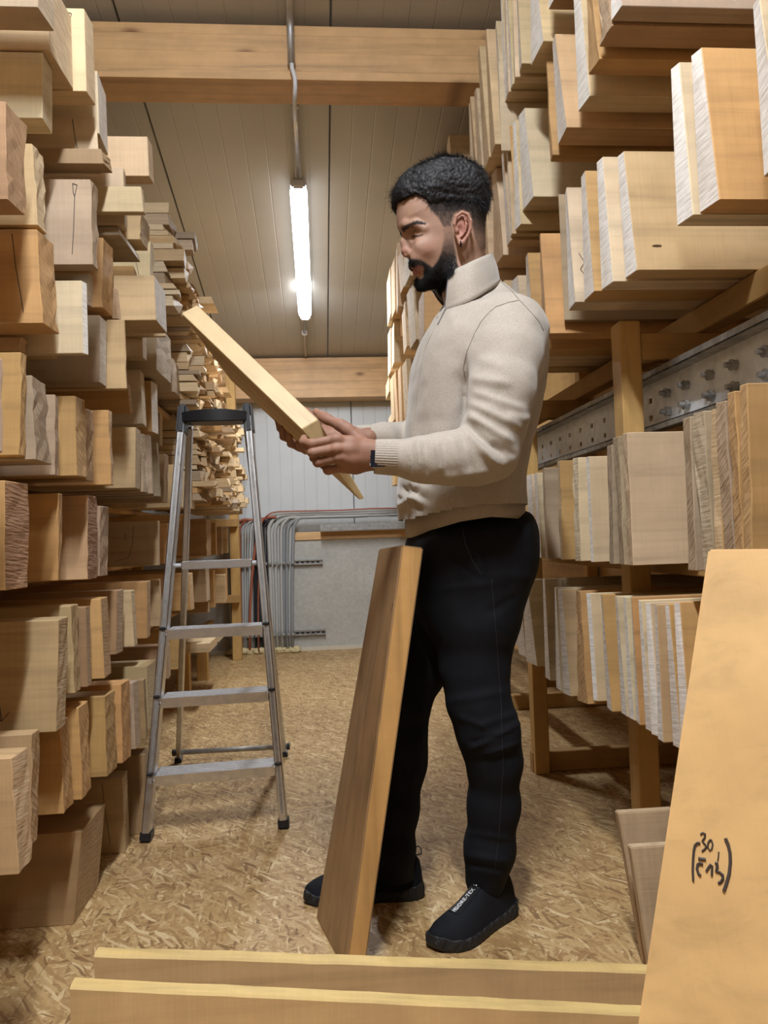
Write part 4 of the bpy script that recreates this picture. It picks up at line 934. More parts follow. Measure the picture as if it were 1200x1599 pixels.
# ================================================================== the man
# bodies and clothes are grown as smooth unions of tapered limbs and inflated outlines, then meshed
class Field:
    def __init__(s, lo, hi, h):
        s.lo = np.array(lo, float); s.h = h; s.n = np.ceil((np.array(hi)-s.lo)/h).astype(int)+1
        s.F = np.full(s.n, 0.5, np.float32)
    def sub(s, lo, hi):
        a = np.clip(np.floor((np.array(lo)-s.lo)/s.h).astype(int), 0, s.n-1); b = np.clip(np.ceil((np.array(hi)-s.lo)/s.h).astype(int)+1, 1, s.n)
        sl = tuple(slice(a[i], max(b[i], a[i]+1)) for i in range(3))
        g = [(s.lo[i]+s.h*np.arange(sl[i].start, sl[i].stop)).astype(np.float32) for i in range(3)]
        return sl, g[0][:, None, None], g[1][None, :, None], g[2][None, None, :]
    def join(s, sl, f, k, op='add'):
        A = s.F[sl]
        if op == 'add':
            h = np.clip(0.5+0.5*(A-f)/k, 0, 1); s.F[sl] = A*(1-h)+f*h-k*h*(1-h)
        else:
            f = -f; h = np.clip(0.5-0.5*(A-f)/k, 0, 1); s.F[sl] = A*(1-h)+f*h+k*h*(1-h)
    def limb(s, a, b, ra, rb, k=0.01, op='add', flat=None):
        """round cone; flat = (axis vector, factor) squeezes it along an axis"""
        a = np.array(a, float); b = np.array(b, float); R = max(ra, rb)*(1.3 if flat else 1)+k*1.6+s.h*2
        sl, X, Y, Z_ = s.sub(np.minimum(a, b)-R, np.maximum(a, b)+R)
        d = b-a; L = d@d+1e-12
        px, py, pz = X-a[0], Y-a[1], Z_-a[2]
        t = np.clip((px*d[0]+py*d[1]+pz*d[2])/L, 0, 1)
        qx, qy, qz = px-t*d[0], py-t*d[1], pz-t*d[2]
        r2 = qx*qx+qy*qy+qz*qz
        if flat is not None:
            ax, fac = flat; q = qx*ax[0]+qy*ax[1]+qz*ax[2]; r2 = r2+q*q*(fac*fac-1)
        s.join(sl, np.sqrt(r2)-(ra+(rb-ra)*t), k, op)
    def chain(s, pts, k=0.01, op='add', flat=None):
        for p, q in zip(pts[:-1], pts[1:]): s.limb(p[:3], q[:3], p[3], q[3], k, op, flat)
    def ell(s, c, r, k=0.01, op='add', rot=None):
        c = np.array(c, float); r = np.array(r, float); R = r.max()+k*1.6+s.h*2
        sl, X, Y, Z_ = s.sub(c-R, c+R); x, y, z = X-c[0], Y-c[1], Z_-c[2]
        if rot is not None:
            ca, sa = math.cos(rot), math.sin(rot); x, z = x*ca+z*sa, -x*sa+z*ca+0*y
        q = np.sqrt((x/r[0])**2+(y/r[1])**2+(z/r[2])**2)
        s.join(sl, ((q-1)*r.min()).astype(np.float32), k, op)
    def outline(s, poly, yc, W, R, k=0.02, zpad=0.05):
        """inflate a side-view outline (list of x, z) to half width W(x, z)"""
        P = np.array(poly); lo = (P[:, 0].min()-0.05, yc-0.35, P[:, 1].min()-zpad); hi = (P[:, 0].max()+0.05, yc+0.35, P[:, 1].max()+zpad)
        sl, X, Y, Z_ = s.sub(lo, hi); x = X[:, 0, 0][:, None]; z = Z_[0, 0, :][None, :]
        d = poly_sd(P, x, z); w = W(x, z) if callable(W) else W; r = R(x, z) if callable(R) else R
        e = np.maximum(0, 1+d/r)[:, None, :]; ww = (w+0*d)[:, None, :]
        f = 0.8*np.minimum(ww, r if np.isscalar(r) else (r+0*d)[:, None, :])*(np.sqrt(((Y-yc)/ww)**2+e*e)-1)
        s.join(sl, f.astype(np.float32), k)
    def mesh(s, level=0.0):
        F = s.F-level; n = F.shape; ins = F < 0
        c = [F[i:n[0]-1+i, j:n[1]-1+j, k:n[2]-1+k] for i in (0, 1) for j in (0, 1) for k in (0, 1)]
        si = sum((q < 0).astype(np.int8) for q in c); act = (si > 0) & (si < 8)
        idx = -np.ones(act.shape, np.int64); A = np.argwhere(act); idx[act] = np.arange(len(A))
        acc = np.zeros((len(A), 3)); cnt = np.zeros(len(A)); a0, a1, a2 = A.T
        corners = [(i, j, k) for i in (0, 1) for j in (0, 1) for k in (0, 1)]
        for u in range(8):
            for v in range(u+1, 8):
                du = np.array(corners[v])-np.array(corners[u])
                if np.abs(du).sum() != 1: continue
                fu = c[u][a0, a1, a2]; fv = c[v][a0, a1, a2]; m = (fu < 0) != (fv < 0)
                t = np.where(m, fu/(fu-fv+1e-12), 0)
                acc += np.where(m[:, None], np.array(corners[u])+t[:, None]*du, 0); cnt += m
        V_ = (A+acc/cnt[:, None])*s.h+s.lo
        quads = []
        for ax in range(3):
            o = [0, 0, 0]; o[ax] = 1
            a = ins[:n[0]-o[0], :n[1]-o[1], :n[2]-o[2]]; b = ins[o[0]:, o[1]:, o[2]:]
            e = np.argwhere(a != b); b1, b2 = [(1, 2), (2, 0), (0, 1)][ax]
            e = e[(e[:, b1] > 0) & (e[:, b2] > 0) & (e[:, b1] < n[b1]-1) & (e[:, b2] < n[b2]-1)]
            def at(d1, d2): q = e.copy(); q[:, b1] -= d1; q[:, b2] -= d2; return idx[q[:, 0], q[:, 1], q[:, 2]]
            Q = np.stack([at(1, 1), at(0, 1), at(0, 0), at(1, 0)], 1)
            fl = ~a[e[:, 0], e[:, 1], e[:, 2]]; Q[fl] = Q[fl][:, ::-1]
            quads.append(Q)
        return V_, np.concatenate(quads)
def poly_sd(P, x, z):
    shp = np.broadcast(x, z).shape; d2 = np.full(shp, 1e9); ins = np.zeros(shp, bool)
    for i in range(len(P)):
        ax, az = P[i]; bx, bz = P[(i+1) % len(P)]; ex, ez = bx-ax, bz-az
        t = np.clip(((x-ax)*ex+(z-az)*ez)/(ex*ex+ez*ez+1e-12), 0, 1)
        d2 = np.minimum(d2, (x-ax-t*ex)**2+(z-az-t*ez)**2)
        c = ((az > z) != (bz > z)); xi = ax+(z-az)/(bz-az+1e-12)*ex
        ins ^= c & (x < xi)
    return np.sqrt(d2)*np.where(ins, -1, 1)
def smooth_poly(P, it=2):
    P = np.array(P, float)
    for _ in range(it):
        Q = np.roll(P, -1, 0); P = np.stack([0.75*P+0.25*Q, 0.25*P+0.75*Q], 1).reshape(-1, 2)
    return P
def np_mesh(name, V_, Q, smooth=True):
    me = bpy.data.meshes.new(name); me.vertices.add(len(V_)); me.vertices.foreach_set('co', np.asarray(V_, np.float32).ravel())
    k = Q.shape[1]; me.loops.add(len(Q)*k); me.loops.foreach_set('vertex_index', Q.astype(np.int32).ravel())
    me.polygons.add(len(Q)); me.polygons.foreach_set('loop_start', np.arange(0, len(Q)*k, k, dtype=np.int32))
    me.update(calc_edges=True); me.validate()
    if smooth: me.shade_smooth()
    return me
def relax(V_, Q, it=2, f=0.5):
    V_ = V_.copy()
    for _ in range(it):
        acc = np.zeros_like(V_); cnt = np.zeros(len(V_))
        for i in range(4):
            a, b = Q[:, i], Q[:, (i+1) % 4]
            np.add.at(acc, a, V_[b]); np.add.at(cnt, a, 1); np.add.at(acc, b, V_[a]); np.add.at(cnt, b, 1)
        V_ += f*(acc/np.maximum(cnt, 1)[:, None]-V_)
    return V_
def vnormals(V_, Q):
    a = V_[Q[:, 2]]-V_[Q[:, 0]]; b = V_[Q[:, 3]]-V_[Q[:, 1]]; n = np.cross(a, b); N_ = np.zeros_like(V_)
    for i in range(4): np.add.at(N_, Q[:, i], n)
    return N_/(np.linalg.norm(N_, axis=1)[:, None]+1e-12)
_tab = np.random.RandomState(7).rand(64, 64, 64).astype(np.float32)
def vnoise(P):
    """smooth value noise in [-1, 1]"""
    P = np.asarray(P); i = np.floor(P).astype(int); f = P-i; f = f*f*(3-2*f); i &= 63; j = (i+1) & 63; r = 0
    for a in (0, 1):
        for b in (0, 1):
            for c in (0, 1):
                w = (f[:, 0] if a else 1-f[:, 0])*(f[:, 1] if b else 1-f[:, 1])*(f[:, 2] if c else 1-f[:, 2])
                r = r+w*_tab[(j if a else i)[:, 0], (j if b else i)[:, 1], (j if c else i)[:, 2]]
    return 2*r-1
def xz(pts, Y): return [(PY(a, b, Y)[0], PY(a, b, Y)[2]) for a, b in pts]
def col_attr(me, cols):
    at = me.color_attributes.new('tint', 'FLOAT_COLOR', 'POINT'); c = np.ones((len(cols), 4), np.float32); c[:, :3] = cols; at.data.foreach_set('color', c.ravel())
def smst(a, b, x): t = np.clip((x-a)/(b-a), 0, 1); return t*t*(3-2*t)

man = empty('person', PZ(700, 1440, 0)); man.location.z = 0
tag(man, 'bearded man in a beige quarter-zip sweater and black trousers reading a wood blank', 'person')
bpy.context.view_layer.update()

# ---------------------------------------------------------------- materials
def attr_mat(name, rough, sss=0.0, bumpsc=None, bstr=0.1):
    m, nt, b = new_mat(name, rough); a = node(nt, 'ShaderNodeAttribute', attribute_name='tint')
    v = coords(nt, (1, 1, 1), jitter=False); n = noise(nt, v, 60, 4, 0.6)
    link(nt, mix(nt, 1.0, a.outputs['Color'], ramp(nt, n, [(0.3, g1(0.93)), (0.7, g1(1.05))]), 'MULTIPLY'), b.inputs['Base Color'])
    if sss: b.inputs['Subsurface Weight'].default_value = sss; b.inputs['Subsurface Radius'].default_value = (0.012, 0.005, 0.003); b.inputs['Subsurface Scale'].default_value = 0.6
    if bumpsc: bump(nt, noise(nt, v, bumpsc, 3, 0.6), b, bstr, 0.001)
    return m
M['skin'] = attr_mat('skin', 0.62, 0.12, 420, 0.25)
def knit():
    m, nt, b = new_mat('fine_knit_wool', 0.9, 0, (0.50, 0.44, 0.37)); v = coords(nt, (1, 1, 1), jitter=False)
    n1 = noise(nt, v, 420, 2, 0.7); n2 = noise(nt, v, 26, 4, 0.6)
    c = mix(nt, 1.0, (0.47, 0.415, 0.35), ramp(nt, n1, [(0.3, g1(0.78)), (0.7, g1(1.10))]), 'MULTIPLY')
    c = mix(nt, 1.0, c, ramp(nt, n2, [(0.3, g1(0.95)), (0.7, g1(1.03))]), 'MULTIPLY')
    link(nt, c, b.inputs['Base Color']); b.inputs['Sheen Weight'].default_value = 0.25
    bump(nt, n1, b, 0.35, 0.0012); return m
M['knit'] = knit()
def cloth(name, col, sc=500):
    m, nt, b = new_mat(name, 0.85, 0, col); bump(nt, noise(nt, coords(nt, (1, 1, 1), jitter=False), sc, 2, 0.6), b, 0.25, 0.0008); b.inputs['Specular IOR Level'].default_value = 0.25; return m
M['trousers'] = cloth('black_cotton', (0.0065, 0.0075, 0.011)); M['shoe'] = cloth('black_mesh_fabric', (0.008, 0.009, 0.012), 900)
M['sole'] = new_mat('black_rubber', 0.6, 0, (0.012, 0.012, 0.013))[0]
M['hair'] = new_mat('dark_hair', 0.62, 0, (0.011, 0.0105, 0.012), 0.35)[0]
M['hair_side'] = new_mat('dark_brown_short_hair', 0.5, 0, (0.022, 0.015, 0.011))[0]

# ---------------------------------------------------------------- head (side view traced at the plane of the nose)
YH = 1.80
HC = np.array(PY(695, 350, YH)); TURN = math.radians(9)
def hp(px, py, dy=0.0):
    """the point dy off the head's middle plane that, with the head turned, shows at (px, py)"""
    Yf = YH+dy; c, s = math.cos(TURN), math.sin(TURN)
    for _ in range(4):
        w = np.array(PY(px, py, Yf)); dx, d2 = w[0]-HC[0], w[1]-HC[1]; lx, ly = dx*c+d2*s, -dx*s+d2*c; Yf += dy-ly
    return np.array([HC[0]+lx, YH+dy, w[2]])
HC = HC                                        # about which the head is turned
f = Field((hp(600, 300)[0], YH-0.115, hp(700, 500)[2]), (hp(785, 300)[0], YH+0.115, hp(700, 232)[2]), 0.0017)
prof = [(622, 314), (620.5, 330), (621, 344), (622.5, 353), (628, 361), (632, 368), (634, 380), (637, 393), (640, 402), (640, 409), (642, 415), (647, 420), (646, 427), (651, 432), (650.5, 440), (652, 447), (659, 452), (672, 450), (690, 446), (704, 452), (722, 440), (752, 410), (755, 385), (753, 360), (756, 335), (756, 305), (747, 276), (724, 258), (692, 251), (658, 261), (634, 284)]
HP = [(hp(a, b)[0], hp(a, b)[2]) for a, b in prof]; HPs = smooth_poly(HP, 1)
zz = lambda py: hp(680, py)[2]
def HW(x, z):
    w = np.interp(z, [zz(455), zz(440), zz(420), zz(395), zz(370), zz(340), zz(300), zz(255)], [0.040, 0.050, 0.058, 0.066, 0.072, 0.076, 0.077, 0.070])
    xf = np.interp(x, [hp(622, 350)[0], hp(660, 350)[0], hp(720, 350)[0]], [0.86, 0.95, 1.02]); return w*xf
f.outline(HPs, YH, HW, 0.062, 0.004, 0.03)
pt = lambda px, py, dy, r: (*hp(px, py, dy), r)
f.chain([pt(719, 392, 0, .050), pt(722, 430, 0, .050), pt(734, 500, 0, .056)], 0.022)
f.chain([pt(634, 366, 0, .0065), pt(631.5, 378, 0, .0075), pt(634, 391, 0, .0110)], 0.009)
f.ell(hp(635.5, 393.5), (0.0125, 0.0125, 0.0105), 0.004)
for s in (-1, 1):
    f.ell(hp(643.5, 396, s*0.0130), (0.0100, 0.0070, 0.0085), 0.005)
    f.limb(hp(634, 399, s*0.004), hp(643, 401, s*0.006), .004, .004, 0.004)
    f.limb(hp(640, 402.2, s*0.0085), hp(644, 401.5, s*0.009), .0026, .0020, 0.002, 'sub')
    f.chain([pt(631, 355, s*0.008, .0075), pt(635, 351, s*0.026, .0075), pt(650, 351, s*0.047, .007), pt(663, 357, s*0.057, .006)], 0.012)
    f.ell(hp(643, 365, s*0.034), (0.016, 0.015, 0.0105), 0.010, 'sub')
    f.ell(hp(655.5, 366, s*0.0335), (0.0150, 0.0135, 0.0125), 0.003)
    f.limb(hp(644.5, 362, s*0.026), hp(659, 360.5, s*0.0475), .0016, .0014, 0.003, 'sub')        # crease of the lid
    f.limb(hp(645, 369.5, s*0.024), hp(660, 368, s*0.0475), .0012, .0012, 0.002, 'sub')         # lash line of the lowered lid
    f.ell(hp(664, 386, s*0.0490), (0.022, 0.010, 0.015), 0.020)
    f.ell(hp(655, 404, s*0.030), (0.020, 0.014, 0.020), 0.014)
    f.ell(hp(712, 428, s*0.050), (0.022, 0.012, 0.020), 0.018)
    # ear
    ys = s*0.080
    f.ell(hp(721, 356, ys), (0.0165, 0.0065, 0.033), 0.006, rot=-0.16)
    f.chain([pt(713, 362, ys+s*0.003, .0030), pt(710, 350, ys+s*0.007, .0034), pt(713, 338, ys+s*0.010, .0038), pt(722, 331.5, ys+s*0.013, .0040), pt(731, 335, ys+s*0.016, .0040), pt(735.5, 345, ys+s*0.017, .0040), pt(735, 358, ys+s*0.015, .0038), pt(730, 369, ys+s*0.012, .0038), pt(723, 379, ys+s*0.008, .0055), pt(719, 380, ys+s*0.007, .0050), pt(716, 372, ys+s*0.005, .004)], 0.0025)
    f.chain([pt(726, 340, ys+s*0.010, .0028), pt(729, 350, ys+s*0.012, .0030), pt(726, 362, ys+s*0.010, .0030), pt(719, 370, ys+s*0.007, .003)], 0.002)
    f.ell(hp(720, 358, ys+s*0.010), (0.0080, 0.0095, 0.0135), 0.003, 'sub')
    f.limb(hp(722, 342, ys+s*0.013), hp(731, 348, ys+s*0.015), .0028, .0022, 0.002, 'sub')
    f.ell(hp(714.5, 360, ys+s*0.005), (0.0045, 0.004, 0.006), 0.003)
# lips
for c, r, d in (((644.5, 417), .0042, (0, 0)), ((648.5, 425), .0050, (0, 0))):
    px, py = c
    for s in (-1, 1):
        e = (659.5, 419.5)
        f.chain([pt(px, py, 0, r), pt(px+3.5, py+(0.5 if py < 420 else -0.5), s*0.011, r*0.92), pt(e[0], e[1], s*0.0235, r*0.45)], 0.0035)
for s in (-1, 1): f.chain([pt(645, 420.6, 0, .0014), pt(650, 420.3, s*0.012, .0013), pt(659, 420, s*0.0240, .0010)], 0.002, 'sub')
Vh, Qh = f.mesh(); Vh = relax(Vh, Qh, 1, 0.3)
headF = f
def turn(P, ang=math.radians(9)):
    c, s = math.cos(ang), math.sin(ang); d = P-HC; o = P.copy(); o[:, 0] = HC[0]+d[:, 0]*c-d[:, 1]*s; o[:, 1] = HC[1]+d[:, 0]*s+d[:, 1]*c; return o
# colours of the skin, in head space
X0 = lambda px: hp(px, 350)[0]
def unpx(P):
    """head-space point -> photograph coordinates in the plane of the profile"""
    P = P.copy(); P[:, 1] = YH-np.abs(P[:, 1]-YH); d = turn(P)-np.array([0, 0, H]); zc_ = d@_f
    return 600+FPX*(d@_r)/zc_, 799.5-FPX*(d@_u)/zc_
SK = np.array([0.37, 0.215, 0.145])
def skin_cols(V_, head=True):
    n = len(V_); c = np.tile(SK, (n, 1)); nz = vnoise(V_*45); c *= (1+0.06*nz)[:, None]
    if not head: return c
    px, py = unpx(V_); Nn = vnoise(V_*160)
    def blob(x, y, rx, ry): return np.exp(-((px-x)/rx)**2-((py-y)/ry)**2)
    red = 0.5*blob(632, 392, 9, 10)+0.9*blob(724, 355, 16, 26)*(np.abs(V_[:, 1]-YH) > 0.074)+0.25*blob(668, 390, 16, 14)
    c = c*(1-red[:, None]*np.array([0.0, .34, .30]))
    # lips
    lm = np.maximum(smst(3.6, 1.8, np.abs(py-417.5)), smst(4.2, 2.4, np.abs(py-425)))*smst(660, 656, px)*(px < 661)
    c = c*(1-lm[:, None])+np.array([0.36, 0.135, 0.115])*lm[:, None]
    # beard: stubble pigment in the skin
    ct = np.array([0.018, 0.013, 0.011])
    bm_ = beard_mask(px, py); hm = hair_mask(px, py, V_)
    k = np.clip(np.maximum(bm_*1.0, hm), 0, 1)*(0.90+0.1*Nn)
    ear = (np.abs(V_[:, 1]-YH) > 0.0795) & (px > 706) & (px < 740) & (py > 326) & (py < 388)
    k = np.where(ear, 0, k); c = c*(1-k[:, None])+ct*k[:, None]
    # brows and lashes
    bl = np.interp(px, [627, 638, 650, 663], [357.5, 352, 347.5, 349.5]); br = smst(1, 0.4, np.abs(py-bl)/np.interp(px, [627, 640, 663], [3.6, 3.4, 1.8]))*smst(626, 629, px)*smst(666, 659, px)*0.85
    c = c*(1-br[:, None])+ct*br[:, None]
    la = smst(2.0, 0.9, np.abs(py-np.interp(px, [643, 652, 661], [368.5, 369, 366.5])))*smst(642, 645, px)*smst(663, 659, px)*0.9
    c = c*(1-la[:, None])+ct*la[:, None]
    sh = 0.18*blob(650, 361, 12, 5); c *= (1-sh[:, None]*np.array([.5, .6, .6]))  # shade of the eye sockets painted into the skin colour
    return c
def beard_mask(px, py):
    P1 = np.array([(693, 352), (706, 352), (709, 375), (712, 400), (716, 425), (712, 440), (690, 452), (660, 460), (648, 452), (648, 438), (650, 432), (657, 436), (664, 430), (664, 416), (656, 411), (646, 414), (640, 413), (638, 404), (645, 404), (658, 406), (668, 412), (676, 418), (684, 408), (690, 392), (694, 372)], float)
    d = poly_sd(P1, px, py); m = smst(2.5, -2.5, d)
    fade = smst(350, 385, py)*0.55+0.45*smst(375, 415, py)+0.12
    d2 = poly_sd(np.array([(647.5, 431), (653, 430.5), (656, 434), (650, 437)], float), px, py); soul = 0.0
    return m*np.clip(fade, 0, 1)
HPOLY = np.array([(606, 300), (612, 286), (640, 262), (690, 244), (725, 246), (755, 268), (764, 310), (762, 345), (759, 388), (752, 392), (742, 372), (738, 350), (735, 332), (722, 325), (708, 333), (703, 352), (693, 354), (684, 337), (673, 327), (665, 309), (650, 303), (625, 314), (610, 311)], float)
def hair_mask(px, py, V_=None):
    d = poly_sd(HPOLY, px, py); return smst(2.5, -2.0, d)*np.clip(0.45+0.55*smst(385, 330, py), 0, 1)*np.where((px < 706) & (py > 330), 0.75, 1)
CH = skin_cols(Vh)

# ---------------------------------------------------------------- hands, wrists and the body under the clothes
def body_point(px, py, Y, r=None):
    p = PY(px, py, Y); return (*p, r) if r is not None else p
bp = body_point
def hand(parts, lo, hi, k=0.006, h=0.0016):
    g = Field(lo, hi, h)
    for pts, kk, flat in parts: g.chain(pts, kk, flat=flat)
    V_, Q = g.mesh(); return relax(V_, Q, 1, 0.3), Q
def box_of(pts, pad=0.03):
    P = np.array([p[:3] for p in pts]); return P.min(0)-pad, P.max(0)+pad
LH = [([bp(606, 712, 1.575, .026), bp(588, 710, 1.575, .0255)], .006, None),
      ([bp(590, 709, 1.577, .0245), bp(572, 706, 1.577, .0215), bp(548, 703, 1.578, .0175)], .014, None),
      ([bp(580, 722, 1.577, .017), bp(556, 728, 1.580, .0145), bp(538, 730, 1.582, .0125)], .012, None),
      ([bp(578, 700, 1.570, .0165), bp(550, 692, 1.562, .0135), bp(526, 686, 1.556, .0112)], .010, None),
      ([bp(572, 706, 1.566, .015), bp(548, 703, 1.556, .0125), bp(526, 701, 1.552, .0112)], .010, None),
      ([bp(572, 720, 1.572, .0145), bp(552, 723, 1.568, .0125), bp(534, 722, 1.568, .0110)], .012, None),
      ([bp(572, 714, 1.568, .0145), bp(550, 716, 1.560, .012), bp(530, 715, 1.558, .0108)], .010, None)]
FING = [[(526, 686, 1.556, .0104), (487, 693, 1.556, .0093), (474, 690, 1.578, .0085), (475, 684, 1.598, .0075)],
        [(526, 701, 1.552, .0104), (489, 707, 1.556, .0095), (480, 702, 1.580, .0086), (484, 697, 1.602, .0076)],
        [(530, 715, 1.558, .0100), (497, 722, 1.566, .0091), (490, 715, 1.590, .0082), (496, 708, 1.612, .0073)],
        [(540, 729, 1.576, .0098), (513, 734, 1.582, .0088), (505, 726, 1.602, .0078), (510, 719, 1.622, .0068)]]
TH = [(570, 696, 1.586, .0150), (543, 671, 1.596, .0128), (532, 664, 1.602, .0118), (512, 655, 1.622, .0102), (505, 651, 1.632, .0100), (494, 643, 1.652, .0078)]
LH += [([bp(*p) for p in F_], .0040, None) for F_ in FING]
LH += [([bp(*p) for p in TH], .008, None)]
# tendons and knuckles on the back of the hand
for F_ in FING:
    a = F_[0]; LH.append(([bp(a[0]+3, a[1]-0.5, a[2]-0.0045, .0085), bp(a[0]-2, a[1], a[2]-0.0045, .0085)], .006, None))
    b = F_[1]; LH.append(([bp(b[0]+1, b[1], b[2]-0.001, .0090), bp(b[0]-1.5, b[1], b[2]+0.001, .0090)], .004, None))
allp = [p for c in LH for p in c[0]]
lo, hi = box_of(allp); V1, Q1 = hand(LH, lo, hi)
RH = [([bp(575, 684, 1.87, .026), bp(548, 683, 1.868, .025)], .006, None),
      ([bp(550, 683, 1.868, .0245), bp(520, 682, 1.872, .021), bp(492, 680, 1.872, .016)], .014, None),
      ([bp(540, 692, 1.862, .016), bp(506, 698, 1.855, .0125)], .012, None),
      ([bp(540, 676, 1.880, .016), bp(480, 669, 1.882, .0122)], .012, None),
      ([bp(536, 676, 1.885, .015), bp(505, 660, 1.905, .012), bp(480, 645, 1.915, .0105), bp(462, 632, 1.915, .0085)], .008, None)]
FR_ = [[(480, 669, 1.880, .0110), (450, 676, 1.862, .0094), (438, 669, 1.835, .0086), (434, 655, 1.815, .0078)],
       [(488, 680, 1.872, .0112), (456, 688, 1.850, .0096), (443, 682, 1.822, .0088), (440, 669, 1.800, .0078)],
       [(496, 690, 1.864, .0108), (466, 698, 1.840, .0092), (454, 693, 1.812, .0084), (452, 682, 1.790, .0074)],
       [(506, 698, 1.855, .0098), (478, 704, 1.832, .0084), (468, 700, 1.806, .0076), (466, 692, 1.786, .0068)]]
RH += [([bp(*p) for p in F_], .0030, None) for F_ in FR_]
allp = [p for c in RH for p in c[0]]
lo, hi = box_of(allp); V2, Q2 = hand(RH, lo, hi)
# coarse body under the clothes
g = Field((bp(600, 500, 1.7)[0]-0.1, 1.45, 0.05), (bp(870, 500, 1.8)[0]+0.05, 2.2, 1.50), 0.012)
YC = 1.84
g.chain([bp(738, 470, 1.81, .055), bp(752, 560, YC, .105), bp(735, 700, YC, .10), bp(735, 850, YC, .11)], .05)
g.chain([bp(795, 525, 1.68, .05), bp(765, 700, 1.60, .042), bp(600, 712, 1.577, .024)], .02)
g.chain([bp(780, 525, 2.0, .05), bp(705, 690, 2.02, .042), bp(570, 684, 1.87, .024)], .02)
g.chain([bp(735, 900, 1.77, .07), bp(764, 1150, 1.76, .040), bp(762, 1350, 1.805, .030)], .02)
g.chain([bp(705, 900, 1.92, .07), bp(628, 1130, 1.905, .040), bp(617, 1340, 1.935, .030)], .02)
V3, Q3 = g.mesh(); V3 = relax(V3, Q3, 2)
Vb = np.concatenate([turn(Vh), V1, V2, V3]); Qb = np.concatenate([Qh, Q1+len(Vh), Q2+len(Vh)+len(V1), Q3+len(Vh)+len(V1)+len(V2)])
def hand_cols(V_):
    c = skin_cols(V_, False); c *= np.array([0.84, 0.74, 0.72]); return c*(1+0.10*vnoise(V_*70))[:, None]
Cb = np.concatenate([CH, hand_cols(V1), hand_cols(V2), np.tile(SK, (len(V3), 1))])
me = np_mesh('body', Vb, Qb); col_attr(me, Cb)
body = mkobj('body', me, M['skin'], man)
# nails of the near thumb and lashes as small parts
def nail(p, q, r, w):
    bm = bmesh.new(); a = Vector(p); b = Vector(q); bmesh.ops.create_uvsphere(bm, u_segments=10, v_segments=8, radius=1)
    d = (b-a).normalized(); n_ = Vector((0.15, -0.75, 0.6)); n_ = (n_-d*n_.dot(d)).normalized(); s_ = d.cross(n_)
    for v in bm.verts: c = v.co.copy(); v.co = b+n_*r*0.72 + d*c.x*w*1.2 + s_*c.y*w*0.85 + n_*c.z*0.0012
    mkobj('thumbnail', bm_mesh(bm), new_mat('nail', 0.3, 0, (0.52, 0.32, 0.25))[0], body, smooth=True)
nail(bp(512, 655, 1.622), bp(496, 644.5, 1.648), .0085, .0055)

# ---------------------------------------------------------------- hair and beard strands
rng = np.random.RandomState(3)
def sample(V_, Q, weight, n):
    A_ = V_[Q[:, 0]]; B_ = V_[Q[:, 1]]; C_ = V_[Q[:, 2]]; D_ = V_[Q[:, 3]]; cen = (A_+B_+C_+D_)/4
    ar = np.linalg.norm(np.cross(C_-A_, D_-B_), axis=1)*weight(cen); cdf = np.cumsum(ar); cdf /= cdf[-1]
    i = np.searchsorted(cdf, rng.rand(n)); u = rng.rand(n)[:, None]; v = rng.rand(n)[:, None]
    return (A_[i]*(1-u)+B_[i]*u)*(1-v)+(D_[i]*(1-u)+C_[i]*u)*v, i
Nh = vnormals(Vh, Qh)
def strands(name, weight, n, flow, length, width, curl, m, spread=0.25, lift=0.35):
    P, i = sample(Vh, Qh, weight, n); N_ = Nh[Qh[i, 0]]; fl = flow(P); fl = fl-(fl*N_).sum(1)[:, None]*N_; fl /= np.linalg.norm(fl, axis=1)[:, None]+1e-9
    L = length(P)*(0.7+0.6*rng.rand(n)); jit = rng.normal(0, spread, (n, 3)); d0 = N_*lift+fl+jit; d0 /= np.linalg.norm(d0, axis=1)[:, None]
    cl = np.stack([vnoise(P*90+k*7.3) for k in range(3)], 1)*curl
    p0 = P-N_*0.001; p1 = p0+d0*L[:, None]*0.5; d1 = d0+cl-N_*lift*0.25; d1 /= np.linalg.norm(d1, axis=1)[:, None]; p2 = p1+d1*L[:, None]*0.5
    s_ = np.cross(d0, N_+0.01); s_ /= np.linalg.norm(s_, axis=1)[:, None]+1e-9; t_ = np.cross(s_, d0)
    vs = []
    for p, w in ((p0, 1.0), (p1, 0.8), (p2, 0.15)):
        for a in (0, 2.094, 4.189): vs.append(p+(s_*math.cos(a)+t_*math.sin(a))*width*w)
    V_ = np.stack(vs, 1).reshape(-1, 3); base = (np.arange(n)*9)[:, None]; qs = []
    for r in (0, 3):
        for a in range(3): qs.append(base+np.array([r+a, r+(a+1) % 3, r+3+(a+1) % 3, r+3+a]))
    me = np_mesh(name, turn(V_), np.concatenate(qs)); return me
def pxw(fn):
    def w(P): px, py = unpx(P); return fn(px, py, P)
    return w
notear = lambda px, py, P: ~((np.abs(P[:, 1]-YH) > 0.0795) & (px > 706) & (px < 740) & (py > 324) & (py < 390))
topw = pxw(lambda px, py, P: smst(1, -2, poly_sd(HPOLY, px, py))*notear(px, py, P)*smst(330, 305, py))
sidew = pxw(lambda px, py, P: smst(2, -2, poly_sd(HPOLY, px, py))*notear(px, py, P)*smst(290, 312, py))
def flow_top(P):
    px, py = unpx(P); back = smst(700, 745, px); d = np.zeros_like(P); d[:, 0] = -1.0+1.6*back; d[:, 2] = 0.35-1.3*back; d[:, 1] = 0.6*vnoise(P*35+5); return d
def flow_down(P): d = np.zeros_like(P); d[:, 0] = 0.45; d[:, 2] = -1; return d
